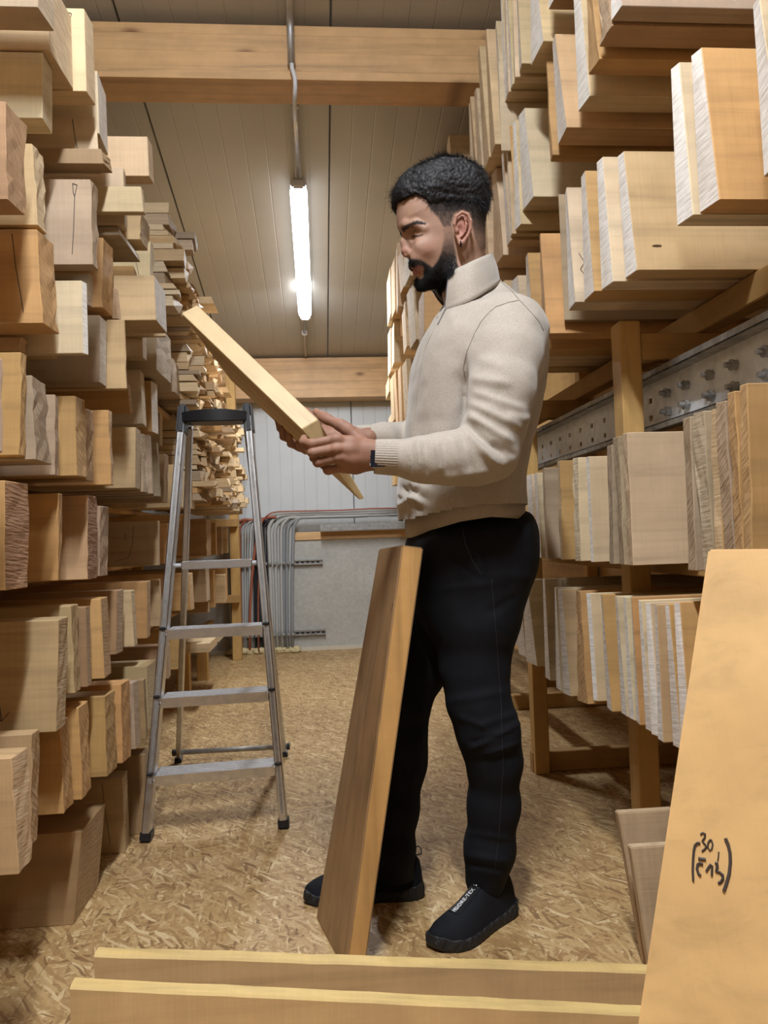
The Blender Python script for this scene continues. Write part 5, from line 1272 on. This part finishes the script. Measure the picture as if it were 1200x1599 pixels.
# cap of hair on top
capF = Field(headF.lo, headF.lo+0.01, headF.h); capF.n = headF.n
ax_ = [capF.lo[i]+capF.h*np.arange(capF.n[i]) for i in range(3)]
act_ = np.argwhere(np.abs(headF.F) < 0.024); gp = headF.lo+headF.h*act_; gpx, gpy = unpx(gp)
d2 = poly_sd(HPOLY, gpx, gpy)*0.0015; off = 0.0095*smst(330, 285, gpy)+0.0005-0.0045*smst(308, 325, gpy+4*vnoise(gp*120))+0.005*smst(650, 625, gpx)*smst(320, 300, gpy)
cf = np.full(headF.F.shape, 0.03, np.float32); ii = tuple(act_.T); hv = headF.F[ii]
cf[ii] = np.maximum(np.maximum(hv-off, d2+0.002), (gpy-326)*0.0015)
cf = np.where(headF.F < -0.004, np.maximum(cf, -(headF.F+0.004)), cf); capF.F = cf.astype(np.float32)
Vc, Qc = capF.mesh(); Vc = relax(Vc, Qc, 2, 0.5)
Nc = vnormals(Vc, Qc); pxc, pyc = unpx(Vc)
St = Vc.copy(); St[:, 0] *= 0.35
amp = 0.0045*smst(340, 300, pyc); Vc = Vc+Nc*((vnoise(St*95)*0.6+vnoise(Vc*200)*0.4)*amp)[:, None]
hair = mkobj('hair', np_mesh('hair', turn(Vc), Qc), M['hair'], man); hair['label'] = 'short black hair swept forward with faded sides'
mkobj('hair_strands', strands('hs', topw, 12000, flow_top, lambda P: 0.021+0.013*smst(660, 625, unpx(P)[0]), 0.00055, 1.0, M['hair'], 0.30, 0.8), M['hair'], hair)
mkobj('hair_fade', strands('hf', sidew, 14000, flow_down, lambda P: 0.0028+0.007*smst(375, 315, unpx(P)[1]), 0.00022, 0.3, M['hair_side'], 0.2, 0.5), M['hair_side'], hair)
bw = pxw(lambda px, py, P: beard_mask(px, py)*notear(px, py, P)*(0.25+0.75*smst(372, 415, py)))
def flow_beard(P):
    px, py = unpx(P); d = np.zeros_like(P); d[:, 2] = -1; d[:, 0] = -0.45*smst(700, 670, px)-0.1; m = (px < 664) & (py < 416); d[m, 0] = 0.35; d[:, 1] += np.sign(P[:, 1]-YH)*0.1*m; return d
beard = mkobj('beard', strands('bd', bw, 15000, flow_beard, lambda P: 0.0035+0.0075*smst(385, 435, unpx(P)[1]), 0.00030, 0.5, M['hair'], 0.3, 0.55), M['hair'], man); beard['label'] = 'full short black beard'
brw = pxw(lambda px, py, P: smst(3.2, 1.5, np.abs(py-np.interp(px, [627, 638, 650, 663], [357.5, 352, 347.5, 349.5])))*smst(626, 629, px)*smst(666, 659, px)*(np.abs(P[:, 1]-YH) > 0.006))
def flow_brow(P): d = np.zeros_like(P); d[:, 0] = 1; d[:, 2] = 0.15; return d
mkobj('eyebrows', strands('eb', brw, 1400, flow_brow, lambda P: 0.0070+0*P[:, 0], 0.00030, 0.2, M['hair'], 0.15, 0.25), M['hair'], man)
# ear ring
e = turn(np.array([hp(719.5, 380.5, -0.0895)]))[0]; bm = bmesh.new(); n = 18
add_tube(bm, [(e[0], e[1]-0.001+0.0045*math.sin(2*math.pi*k/n), e[2]-0.001+0.0055*math.cos(2*math.pi*k/n)) for k in range(n+1)], 0.0019, 8); mkobj('ear_ring', bm_mesh(bm), new_mat('black_steel', 0.25, 0.9, (0.03, 0.03, 0.035))[0], man, smooth=True)

# ---------------------------------------------------------------- sweater
g = Field((bp(590, 500, 1.75)[0]-0.02, 1.44, bp(700, 880, 1.8)[2]), (bp(870, 500, 1.85)[0]+0.05, 2.24, bp(740, 405, 1.8)[2]), 0.0052)
torso = [(703, 466), (690, 480), (672, 505), (655, 535), (645, 562), (640, 592), (638, 640), (634, 690), (627, 725), (621, 755), (620, 782), (622, 812), (632, 870), (700, 880), (808, 870), (818, 800), (814, 748), (822, 712), (832, 670), (842, 620), (849, 575), (847, 535), (836, 500), (818, 472), (796, 450), (777, 436)]
TP = smooth_poly(xz(torso, YC), 2); tz = lambda py: PY(730, py, YC)[2]
def TW(x, z): return np.interp(z, [tz(810), tz(760), tz(690), tz(600), tz(540), tz(505), tz(475), tz(445)], [0.168, 0.172, 0.168, 0.182, 0.186, 0.162, 0.104, 0.058])
g.outline(TP, YC, TW, 0.085, 0.02, 0.06)
AL = [bp(797, 512, 1.690, .070), bp(791, 560, 1.640, .074), bp(783, 610, 1.605, .071), bp(774, 660, 1.592, .066), bp(763, 700, 1.585, .0655)]
AF = [bp(763, 702, 1.585, .0645), bp(735, 714, 1.575, .058), bp(700, 717, 1.567, .0535), bp(668, 718, 1.568, .046), bp(645, 716, 1.572, .0415), bp(630, 715, 1.575, .036)]
g.chain([AL[0], AL[1]], .045); g.chain(AL[1:], .018); g.chain(AF, .016)
g.chain([bp(780, 520, 2.0, .070), bp(745, 600, 2.06, .066), bp(702, 690, 2.05, .056)], .03)
g.chain([bp(702, 690, 2.05, .054), bp(645, 684, 1.97, .044), bp(600, 683, 1.90, .036), bp(566, 684, 1.872, .031)], .014)
# neck opening and hem are cut clean
Vs, Qs = g.mesh(); Vs = relax(Vs, Qs, 2, 0.4)
Ns = vnormals(Vs, Qs)
def pxof(P):
    d = P-np.array([0, 0, H]); z_ = d@_f; return 600+FPX*(d@_r)/z_, 799.5-FPX*(d@_u)/z_
sx, sy = pxof(Vs); near = smst(1.72, 1.66, Vs[:, 1])
def ridge(x0, y0, x1, y1, w, sx=None, sy=None):
    """a fold along a line in the side view"""
    sx = globals()['sx'] if sx is None else sx; sy = globals()['sy'] if sy is None else sy
    dx, dy = x1-x0, y1-y0; L = math.hypot(dx, dy); t = ((sx-x0)*dx+(sy-y0)*dy)/L/L; d = ((sx-x0)*dy-(sy-y0)*dx)/L
    return np.exp(-(d/w)**2)*smst(-0.12, 0.2, t)*smst(1.12, 0.8, t)
Dn = 0.0030*vnoise(Vs*np.array([16, 14, 10])+3)+0.0016*vnoise(Vs*38)
arm = near
folds = [(728, 662, 792, 714, 5, -.007), (733, 648, 800, 690, 6, .006), (735, 630, 815, 668, 6, .0045), (740, 612, 820, 640, 6, .0035), (729, 672, 775, 728, 5, .005), (722, 676, 742, 748, 4, -.0035), (707, 680, 722, 745, 4, .0035), (692, 682, 700, 750, 4, -.003), (680, 684, 690, 740, 4, .0035),
         (664, 686, 668, 745, 3.5, -.0035), (654, 688, 657, 748, 3.5, .004), (643, 688, 640, 745, 3, -.004), (735, 590, 800, 600, 7, .003), (745, 560, 790, 575, 8, .0025), (728, 560, 725, 655, 4, -.006), (790, 650, 830, 655, 7, .003), (770, 735, 690, 748, 7, .003), (806, 712, 770, 690, 5, -.003), (750, 700, 790, 730, 7, .0035)]
for x0, y0, x1, y1, w, a in folds: Dn += 1.5*a*ridge(x0, y0, x1, y1, w)*arm
tor = 1-near
for x0, y0, x1, y1, w, a in [(625, 770, 690, 795, 5, .006), (628, 760, 660, 800, 4, -.005), (640, 750, 720, 790, 6, .005), (640, 762, 700, 806, 4, -.005), (623, 790, 660, 770, 5, .005), (700, 800, 810, 790, 7, .005), (690, 808, 812, 800, 4, -.004), (640, 640, 660, 740, 8, .003), (650, 755, 640, 800, 4, .004), (735, 560, 700, 650, 12, .004), (720, 560, 690, 640, 8, -.003), (820, 700, 800, 790, 6, .003), (700, 480, 730, 560, 8, .002), (815, 480, 848, 560, 3, -.003)]: Dn += 1.5*a*ridge(x0, y0, x1, y1, w)*tor
Dn -= 0.0016*ridge(778, 436, 712, 470, 1.4)+0.0012*ridge(812, 468, 770, 482, 1.3)+0.0016*ridge(770, 482, 742, 520, 1.6)+0.0016*ridge(742, 520, 722, 580, 2.2)
Dn -= 0.0012*ridge(684, 492, 664, 540, 1.0)+0.0010*ridge(664, 540, 650, 640, 1.0)+0.001*ridge(650, 640, 645, 700, 1.0)
Vs = Vs+Ns*Dn[:, None]
# open the sweater: drop faces over the neck and inside the sleeve ends
sx, sy = pxof(Vs); q = Qs; cx = Vs[q].mean(1); qx, qy = pxof(cx)
drop = (((cx[:, 0]-PY(738, 450, YC)[0])**2+(cx[:, 1]-1.83)**2) < 0.050**2) & (cx[:, 2] > tz(476)) & (np.abs(Ns[q[:, 0], 2]) > 0.5)
hx = [(636, 812, 840), (660, 806, 829), (700, 797, 817), (745, 793, 810), (790, 792, 812), (815, 790, 808)]
flat_ = cx.copy(); flat_[:, 1] = YC; fx, fy = pxof(flat_)
drop |= (fy > np.interp(fx, [h[0] for h in hx], [h[1] for h in hx])-1) & (cx[:, 2] < tz(770)) & (cx[:, 1] > 1.62)
Qs = Qs[~drop]
sw = mkobj('sweater', np_mesh('sweater', Vs, Qs), M['knit'], man); sw['label'] = 'beige fine-knit quarter-zip sweater'

from mathutils.bvhtree import BVHTree
def seam(V_, Q, pts, r, m, nm, parent, lift=0.0, n=10):
    """a stitched seam laid on the cloth along a line of the side view"""
    tree = BVHTree.FromPolygons(V_.tolist(), Q.tolist()); out = []
    for a, b in zip(pts[:-1], pts[1:]):
        for k in range(n):
            px, py = a[0]+(b[0]-a[0])*k/n, a[1]+(b[1]-a[1])*k/n
            h = tree.ray_cast(Vector((0, 0, H)), Vector(ray(px, py)).normalized())
            if h[0] is not None: out.append(h[0]+h[1]*(lift if h[1].dot(Vector((0, 1, 0))) < 0 else -lift))
    bm = bmesh.new(); add_tube(bm, out, r, 6); return mkobj(nm, bm_mesh(bm), m, parent, smooth=True)
M['seam'] = new_mat('sweater_seam', 0.9, 0, (0.20, 0.165, 0.13))[0]
for pts in ([(779, 437), (800, 455), (812, 469)], [(812, 469), (795, 472), (775, 479), (764, 488)], [(812, 469), (828, 486), (842, 502), (850, 518)], [(764, 488), (752, 502), (742, 520), (730, 548), (724, 575), (728, 598)]):
    seam(Vs, Qs, pts, 0.00095, M['seam'], 'seam', sw)
M['seam2'] = new_mat('sweater_rib_line', 0.9, 0, (0.34, 0.29, 0.24))[0]
seam(Vs, Qs, [(680, 510), (664, 545), (655, 590), (650, 640), (646, 676)], 0.0009, M['seam2'], 'seam', sw)

def rib_tube(name, rings, m, parent, ribs=40, amp=0.0011, seg=160, thick=0.0, closed=True, wall=True):
    """rings: list of (centre, axis u, axis v, ru, rv); a tube with knitted ribs running along it"""
    bm = bmesh.new(); R = []
    for c, u, v, ru, rv in rings:
        c, u, v = Vector(c), Vector(u), Vector(v)
        R.append([bm.verts.new(c+u*(ru+amp*math.cos(2*math.pi*ribs*k/seg))*math.cos(2*math.pi*k/seg)+v*(rv+amp*math.cos(2*math.pi*ribs*k/seg))*math.sin(2*math.pi*k/seg)) for k in range(seg)])
    for a, b in zip(R[:-1], R[1:]):
        for k in range(seg): bm.faces.new([a[k], a[(k+1) % seg], b[(k+1) % seg], b[k]])
    return mkobj(name, bm_mesh(bm), m, parent, smooth=True)
def cuff(a, b, r0, r1, nm='cuff'):
    a, b = Vector(a), Vector(b); d = (b-a).normalized(); s_ = d.cross(Vector((0, 0, 1))).normalized(); t_ = s_.cross(d)
    rr = [(0, r0*0.93), (0.06, r0), (0.5, (r0+r1)/2), (0.94, r1), (1.0, r1*0.97), (1.0, r1*0.90), (0.6, r1*0.86)]
    rib_tube(nm, [(a+(b-a)*t, s_, t_, r*0.92, r) for t, r in rr], M['knit'], sw, 44, 0.0007, 176)
cuff(bp(637, 715, 1.574), bp(585, 713, 1.576), .0385, .0355)
cuff(bp(604, 683, 1.902), bp(553, 684, 1.868), .0335, .0300)
# hem band: a ribbed ring that follows the outline of the hips, low in front
hx = [(636, 812, 840), (660, 806, 829), (700, 797, 817), (745, 793, 810), (790, 792, 812), (815, 790, 808)]
bm = bmesh.new(); seg = 200; rings = []
xa, xb = PY(634, 820, YC)[0], PY(815, 805, YC)[0]; xm, xr_ = (xa+xb)/2, (xb-xa)/2
for lv in range(6):
    t = lv/5; ring = []
    for k in range(seg):
        a = 2*math.pi*k/seg; ca, sa = math.cos(a), math.sin(a); ex = 0.8
        x = xm+xr_*math.copysign(abs(ca)**ex, ca)*(1.0-0.012*t); y = YC+0.163*math.copysign(abs(sa)**0.85, sa)*(1-0.03*t)*0.99
        ppx = 634+(x-xa)/(xb-xa)*181
        z0 = PY(ppx, np.interp(ppx, [h[0] for h in hx], [h[1] for h in hx])-12, YC)[2]; z1 = PY(ppx, np.interp(ppx, [h[0] for h in hx], [h[2] for h in hx]), YC)[2]
        rb_ = 1+0.0006/0.15*math.cos(a*100); inn = 0.97 if lv == 5 else 1
        z = z0+(z1-z0)*min(1, t*1.25)
        ring.append(bm.verts.new((xm+(x-xm)*rb_*inn, YC+(y-YC)*rb_*inn, z)))
    rings.append(ring)
for a, b in zip(rings[:-1], rings[1:]):
    for k in range(seg): bm.faces.new([a[k], a[(k+1) % seg], b[(k+1) % seg], b[k]])
mkobj('hem_band', bm_mesh(bm), M['knit'], sw, smooth=True)
# stand collar, open in front
keys = [((697, 480, 1.752), (704, 422, 1.745)), ((716, 471, 1.722), (720, 416, 1.732)), ((740, 460, 1.715), (741, 406, 1.732)), ((764, 446, 1.752), (760, 398, 1.772)), ((779, 434, 1.835), (769, 394, 1.84)), ((770, 437, 1.90), (760, 398, 1.89)), ((742, 452, 1.925), (738, 408, 1.915)), ((714, 467, 1.91), (704, 428, 1.91)), ((698, 482, 1.868), (677, 454, 1.885))]
def catmull(K, n):
    out = []
    K = [K[0]*2-K[1]]+K+[K[-1]*2-K[-2]]
    for i in range(1, len(K)-2):
        for j in range(n):
            t = j/n; out.append(0.5*((2*K[i])+(-K[i-1]+K[i+1])*t+(2*K[i-1]-5*K[i]+4*K[i+1]-K[i+2])*t*t+(-K[i-1]+3*K[i]-3*K[i+1]+K[i+2])*t**3))
    out.append(K[-2]); return out
lowc = catmull([Vector(PY(*a)) for a, b in keys], 6); topc = catmull([Vector(PY(*b)) for a, b in keys], 6)
bm = bmesh.new(); G_ = []; cen = sum(lowc, Vector())/len(lowc)
for a, b in zip(lowc, topc):
    col = []
    for k in range(-1, 8):
        t = k/7; p = a+(b-a)*t; o_ = (p-Vector((cen.x, cen.y, p.z))).normalized(); p = p+o_*(0.004*math.sin(math.pi*max(t, 0))+0.003*(1-t)**2)
        col.append(bm.verts.new(p))
    G_.append(col)
for i in range(len(G_)-1):
    for k in range(8): bm.faces.new([G_[i][k], G_[i+1][k], G_[i+1][k+1], G_[i][k+1]])
bm.normal_update(); bmesh.ops.solidify(bm, geom=bm.faces[:], thickness=0.0045)
mkobj('collar', bm_mesh(bm), M['knit'], sw, smooth=True)
# zip: dark tapes on both collar edges, steel teeth and a pull
M['tape'] = new_mat('dark_zip_tape', 0.5, 0, (0.09, 0.075, 0.07))[0]; M['steel'] = new_mat('zip_steel', 0.3, 1.0, (0.5, 0.5, 0.5))[0]
for A_, B_ in ((lowc[0], topc[0]), (lowc[-1], topc[-1])):
    bm = bmesh.new(); add_tube(bm, [A_+Vector((-0.001, 0, 0)), (A_+B_)/2+Vector((-0.0035, 0, 0)), B_+Vector((-0.001, 0, 0))], 0.0026, 8); mkobj('zip_tape', bm_mesh(bm), M['tape'], sw, smooth=True)
    bm = bmesh.new()
    for k in range(24):
        p = A_.lerp(B_, (k+.5)/24)+Vector((-0.0035, 0, 0)); add_box(bm, p.x-0.0012, p.x+0.0012, p.y-0.001, p.y+0.001, p.z-0.0006, p.z+0.0006)
    tag(mkobj('zip_teeth', bm_mesh(bm), M['steel'], sw), kind='stuff')
zp = [Vector(PY(695, 481, 1.80)), Vector(PY(689.5, 490, 1.790)), Vector(PY(684, 500, 1.785))]
seam(Vs, Qs, [(697, 482), (690, 496), (684, 508)], 0.0022, M['tape'], 'zip_tape', sw)
bm = bmesh.new(); add_bar(bm, zp[0]+Vector((-.002, -0.006, 0)), zp[1]+Vector((-.002, -0.006, 0)), 0.007, 0.004, (0, 1, 0)); add_tube(bm, [zp[1]+Vector((-.002, -0.010, 0)), zp[2]+Vector((-.003, -0.012, 0))], [0.0016, 0.0028], 8); mkobj('zip_pull', bm_mesh(bm), M['steel'], sw)

# watch
w = Vector(bp(586, 716, 1.554)); bm = bmesh.new(); add_box(bm, w.x-0.011, w.x+0.022, w.y-0.0045, w.y+0.006, w.z-0.0195, w.z+0.0195); bevel_all(bm, 0.0045, 3)
watch = mkobj('wristwatch', bm_mesh(bm), new_mat('watch_case', 0.25, 0.6, (0.55, 0.55, 0.57))[0], man, smooth=False); watch['label'] = 'square smartwatch with black glass half under the cuff'
bm = bmesh.new(); add_box(bm, w.x-0.0098, w.x+0.021, w.y-0.0062, w.y-0.004, w.z-0.0175, w.z+0.0175); bevel_all(bm, 0.001, 2); mkobj('glass', bm_mesh(bm), new_mat('black_glass', 0.08, 0, (0.006, 0.006, 0.012))[0], watch)
c = Vector(bp(590, 712, 1.576)); bm = bmesh.new(); R_ = []
for xo in (-0.008, 0.014): R_.append([bm.verts.new((c.x+xo, c.y+0.0275*math.cos(a), c.z-0.003+0.0285*math.sin(a))) for a in [2*math.pi*k/32 for k in range(32)]])
for k in range(32): bm.faces.new([R_[0][k], R_[0][(k+1) % 32], R_[1][(k+1) % 32], R_[1][k]])
bm.normal_update(); bmesh.ops.solidify(bm, geom=bm.faces[:], thickness=0.002); mkobj('strap', bm_mesh(bm), M['black'], watch, smooth=True)

# ---------------------------------------------------------------- trousers
g = Field((bp(600, 1000, 1.7)[0]-0.12, 1.58, 0.05), (bp(850, 900, 1.85)[0]+0.05, 2.10, bp(740, 770, 1.8)[2]), 0.0058)
pel = [(652, 806), (640, 835), (632, 850), (638, 910), (652, 975), (690, 1010), (745, 1010), (798, 985), (816, 935), (833, 893), (837, 850), (832, 815), (815, 790)]
g.outline(smooth_poly(xz(pel, YC), 2), YC, 0.168, 0.085, 0.02, 0.06)
NL = [(745, 900, 1.770, .108), (742, 974, 1.765, .093), (741, 1039, 1.762, .076), (748, 1095, 1.757, .0695), (763, 1141, 1.757, .069), (773, 1187, 1.765, .060), (771, 1257, 1.785, .0565), (765, 1326, 1.797, .0555), (758, 1372, 1.805, .0480)]
FLg = [(705, 890, 1.920, .110), (680, 975, 1.915, .092), (650, 1040, 1.905, .074), (627, 1100, 1.90, .066), (624, 1150, 1.905, .064), (627, 1190, 1.915, .060), (618, 1260, 1.925, .056), (613, 1326, 1.932, .0535), (618, 1372, 1.935, .047)]
g.chain([bp(*p) for p in NL], .028); g.chain([bp(*p) for p in FLg], .028)
Vt, Qt = g.mesh(); Vt = relax(Vt, Qt, 2, 0.4); Nt = vnormals(Vt, Qt); tx, ty = pxof(Vt); nr_ = smst(1.86, 1.82, Vt[:, 1])
Dt = 0.0018*vnoise(Vt*np.array([14, 12, 8]))+0.0010*vnoise(Vt*32)
R2 = lambda *a: ridge(*a, sx=tx, sy=ty)
for x0, y0, x1, y1, w_, a in [(735, 1170, 812, 1130, 4, .005), (735, 1160, 780, 1150, 3, -.004), (760, 1178, 812, 1160, 4, .005), (745, 1135, 812, 1112, 5, .003), (715, 1120, 760, 1135, 5, .003), (735, 1190, 812, 1182, 5, -.003), (700, 1095, 790, 1080, 6, .003), (730, 1300, 800, 1310, 5, .003), (728, 1335, 795, 1345, 5, .004), (728, 1350, 792, 1360, 4, -.004), (690, 860, 750, 905, 3, -.004), (722, 815, 760, 900, 3, .003), (760, 900, 835, 900, 8, .003), (690, 920, 790, 910, 6, .003), (810, 930, 760, 960, 6, -.003), (742, 960, 736, 1080, 3, .0015)]: Dt += a*R2(x0, y0, x1, y1, w_)*nr_
for x0, y0, x1, y1, w_, a in [(600, 1060, 690, 1060, 5, .004), (600, 1120, 668, 1115, 5, .005), (600, 1140, 668, 1135, 4, -.004), (600, 1100, 668, 1095, 4, .003)]: Dt += a*R2(x0, y0, x1, y1, w_)*(1-nr_)
Vt += Nt*Dt[:, None]
tr = mkobj('trousers', np_mesh('trousers', Vt, Qt), M['trousers'], man); tr['label'] = 'slim black trousers'
M['seam3'] = new_mat('trouser_seam', 0.6, 0, (0.022, 0.024, 0.032))[0]
seam(Vt, Qt, [(722, 822), (727, 850), (738, 875), (754, 900)], 0.0011, M['seam3'], 'pocket_seam', tr)
seam(Vt, Qt, [(768, 905), (776, 1000), (783, 1100), (786, 1200), (780, 1300), (772, 1366)], 0.0008, M['seam3'], 'side_seam', tr, n=14)
# pocket seam and side pocket
tp_ = [(722, 820), (730, 850), (745, 880), (752, 900)]
# ---------------------------------------------------------------- shoes
def shoe(heel, toe, side, nm_lbl, text=False):
    heel, toe = Vector(heel), Vector(toe); d = (toe-heel); L = d.length; d.normalize(); v_ = Vector((0, 0, 1)).cross(d)   # left of the direction
    root = mkobj('shoe', bpy.data.meshes.new('e'), [], man)
    def P(u, v, w_): return heel+d*u*L+v_*v+Vector((0, 0, w_))
    us = [0.0, 0.015, 0.05, 0.12, 0.22, 0.32, 0.42, 0.52, 0.62, 0.72, 0.80, 0.88, 0.94, 0.98, 1.0]
    hw = [0.012, 0.024, 0.033, 0.037, 0.0375, 0.037, 0.038, 0.041, 0.045, 0.0475, 0.0465, 0.041, 0.031, 0.019, 0.008]
    ht = [0.060, 0.085, 0.100, 0.110, 0.115, 0.110, 0.098, 0.085, 0.074, 0.065, 0.059, 0.053, 0.047, 0.041, 0.034]
    bend = [0, 0, 0, 0, 0, 0.001, 0.002, 0.003, 0.004, 0.004, 0.003, 0, -0.003, -0.005, -0.007]
    bm = bmesh.new(); rings = []; n = 26
    for u, w_, h_, b_ in zip(us, hw, ht, bend):
        r = []
        for k in range(n+1):
            a = math.pi*k/n; ca, sa = math.cos(a), max(0.0, math.sin(a))
            top = sa**0.72; narrow = 1-0.42*top*(h_-0.03)/0.09 if u < 0.5 else 1-0.18*top
            r.append(bm.verts.new(P(u, b_*side+w_*math.copysign(abs(ca)**0.8, ca)*narrow, 0.020+(h_-0.020)*top)))
        rings.append(r)
    for a, b in zip(rings[:-1], rings[1:]):
        for k in range(n): bm.faces.new([a[k], a[k+1], b[k+1], b[k]])
    bm.faces.new(rings[0]); bm.faces.new(rings[-1][::-1])
    bmesh.ops.subdivide_edges(bm, edges=bm.edges[:], cuts=1, use_grid_fill=True, smooth=0.6)
    bmesh.ops.recalc_face_normals(bm, faces=bm.faces)
    up_ = bm_mesh(bm); o = root; o.data = up_; up_.materials.append(M['shoe']); up_.shade_smooth()
    # sole: a wavy rubber band with blocks, toe spring
    bm = bmesh.new(); n = 90; R_ = []
    U = np.array(us); W_ = np.array(hw); Bn = np.array(bend)
    outline = []
    m_ = 200
    for k in range(m_):
        t = k/m_; 
        if t < 0.5: u = t*2; s_ = 1
        else: u = 2-2*t; s_ = -1
        uu = 0.5-0.5*math.cos(math.pi*u); outline.append((uu, s_, np.interp(uu, U, W_)+0.0035, np.interp(uu, U, Bn)*side))
    lv = [(0.0, -0.004), (0.003, -0.001), (0.008, 0.0), (0.014, 0.0), (0.019, 0.0), (0.023, -0.001), (0.025, -0.004)]
    for (z, o_) in lv:
        ring = []
        for j, (uu, s_, w_, b_) in enumerate(outline):
            blk = 0.0011*(1 if math.sin(uu*95+z*160) > 0 else -1)*(0.004 < z < 0.024)
            spring = 0.006*max(0, (uu-0.86)/0.14)**2 + 0.006*max(0, (0.06-uu)/0.06)**2
            e_ = 0.004*(uu-0.5)*2 if w_ < 0.02 else 0
            p = P(uu+(o_+blk+0.004)*(1 if uu > 0.97 else -1 if uu < 0.03 else 0)/L, b_+s_*(w_+o_+blk), z+spring+0.0012*math.sin(uu*60)*(z > 0.018)+ (0.010*math.exp(-((uu-0.05)/0.12)**2)+0.003*math.exp(-((uu-0.97)/0.08)**2))*(z > 0.02))
            ring.append(bm.verts.new(p))
        R_.append(ring)
    for a, b in zip(R_[:-1], R_[1:]):
        for k in range(m_): bm.faces.new([a[k], a[(k+1) % m_], b[(k+1) % m_], b[k]])
    bm.faces.new(R_[0][::-1]); bm.faces.new(R_[-1])
    mkobj('sole', bm_mesh(bm), M['sole'], root)
    # zip placket with lettering on the instep
    def top(u, v):
        h_ = np.interp(u, us, ht); return P(u, v, h_-0.5*abs(v)*0.5+0.0012)
    bm = bmesh.new(); g0 = []
    for k in range(9):
        u = 0.44+0.32*k/8; wd = 0.012+0.003*k/8; g0.append([bm.verts.new(top(u, s_*wd)+Vector((0, 0, 0.001))) for s_ in (-1, -.33, .33, 1)])
    for a, b in zip(g0[:-1], g0[1:]):
        for k in range(3): bm.faces.new([a[k], a[k+1], b[k+1], b[k]])
    bm.normal_update(); bmesh.ops.solidify(bm, geom=bm.faces[:], thickness=0.0015)
    pl = mkobj('placket', bm_mesh(bm), new_mat('glossy_black_tape', 0.3, 0, (0.012, 0.012, 0.014))[0], root)
    if text:
        cu = bpy.data.curves.new('t', 'FONT'); cu.body = 'GORE-TEX'; cu.size = 0.0140; cu.align_x = 'CENTER'; cu.align_y = 'CENTER'; cu.extrude = 0.0002; cu.space_character = 1.05
        tmp = bpy.data.objects.new('t', cu); C.objects.link(tmp); dg = bpy.context.evaluated_depsgraph_get(); me = bpy.data.meshes.new_from_object(tmp.evaluated_get(dg)); bpy.data.objects.remove(tmp)
        a, b = top(0.50, 0), top(0.74, 0); X_ = (a-b).normalized(); Nn_ = X_.cross(-v_).normalized(); 
        if Nn_.z < 0: Nn_ = -Nn_
        Y_ = Nn_.cross(X_); mid = (a+b)/2+Nn_*0.0034+v_*(0.0030)
        me.transform(Matrix(((X_.x, Y_.x, Nn_.x, mid.x), (X_.y, Y_.y, Nn_.y, mid.y), (X_.z, Y_.z, Nn_.z, mid.z), (0, 0, 0, 1))))
        mkobj('lettering', me, new_mat('white_print', 0.5, 0, (0.75, 0.75, 0.75))[0], root)
        bm = bmesh.new(); c = top(0.455, 0)+Vector((0, 0, 0.003))
        for r_, o_ in ((0.0055, 0), (0.0045, 0.008)): add_tube(bm, [c-d*o_+d*r_*math.cos(2*math.pi*k/12)+v_*r_*math.sin(2*math.pi*k/12)+Vector((0, 0, 0.001-0.3*r_*math.cos(2*math.pi*k/12))) for k in range(13)], 0.0012, 6)
        mkobj('zip_pull', bm_mesh(bm), M['steel'], root, smooth=True)
    root['label'] = nm_lbl
    return root
h1 = Vector(PZ(796, 1420, 0)); t1 = Vector(PZ(680, 1486, 0)); shoe(h1, t1, 1, 'near black slip-on sports shoe with white lettering on the instep', True)
h2 = Vector(PZ(660, 1396, 0)); t2 = Vector(PZ(478, 1406, 0)); shoe(h2, t2, -1, 'far black sports shoe half hidden by the leaning board')
bm = bmesh.new(); c = Vector(bp(652, 1330, 1.94)); add_tube(bm, [c+Vector((-0.004, 0, 0.012)), c+Vector((0.004, 0, 0.014)), c+Vector((0.010, 0, 0.006)), c+Vector((0.010, 0, -0.006)), c+Vector((-0.004, 0, -0.008))], 0.0017, 6); mkobj('heel_loop', bm_mesh(bm), M['black'], man, smooth=True)
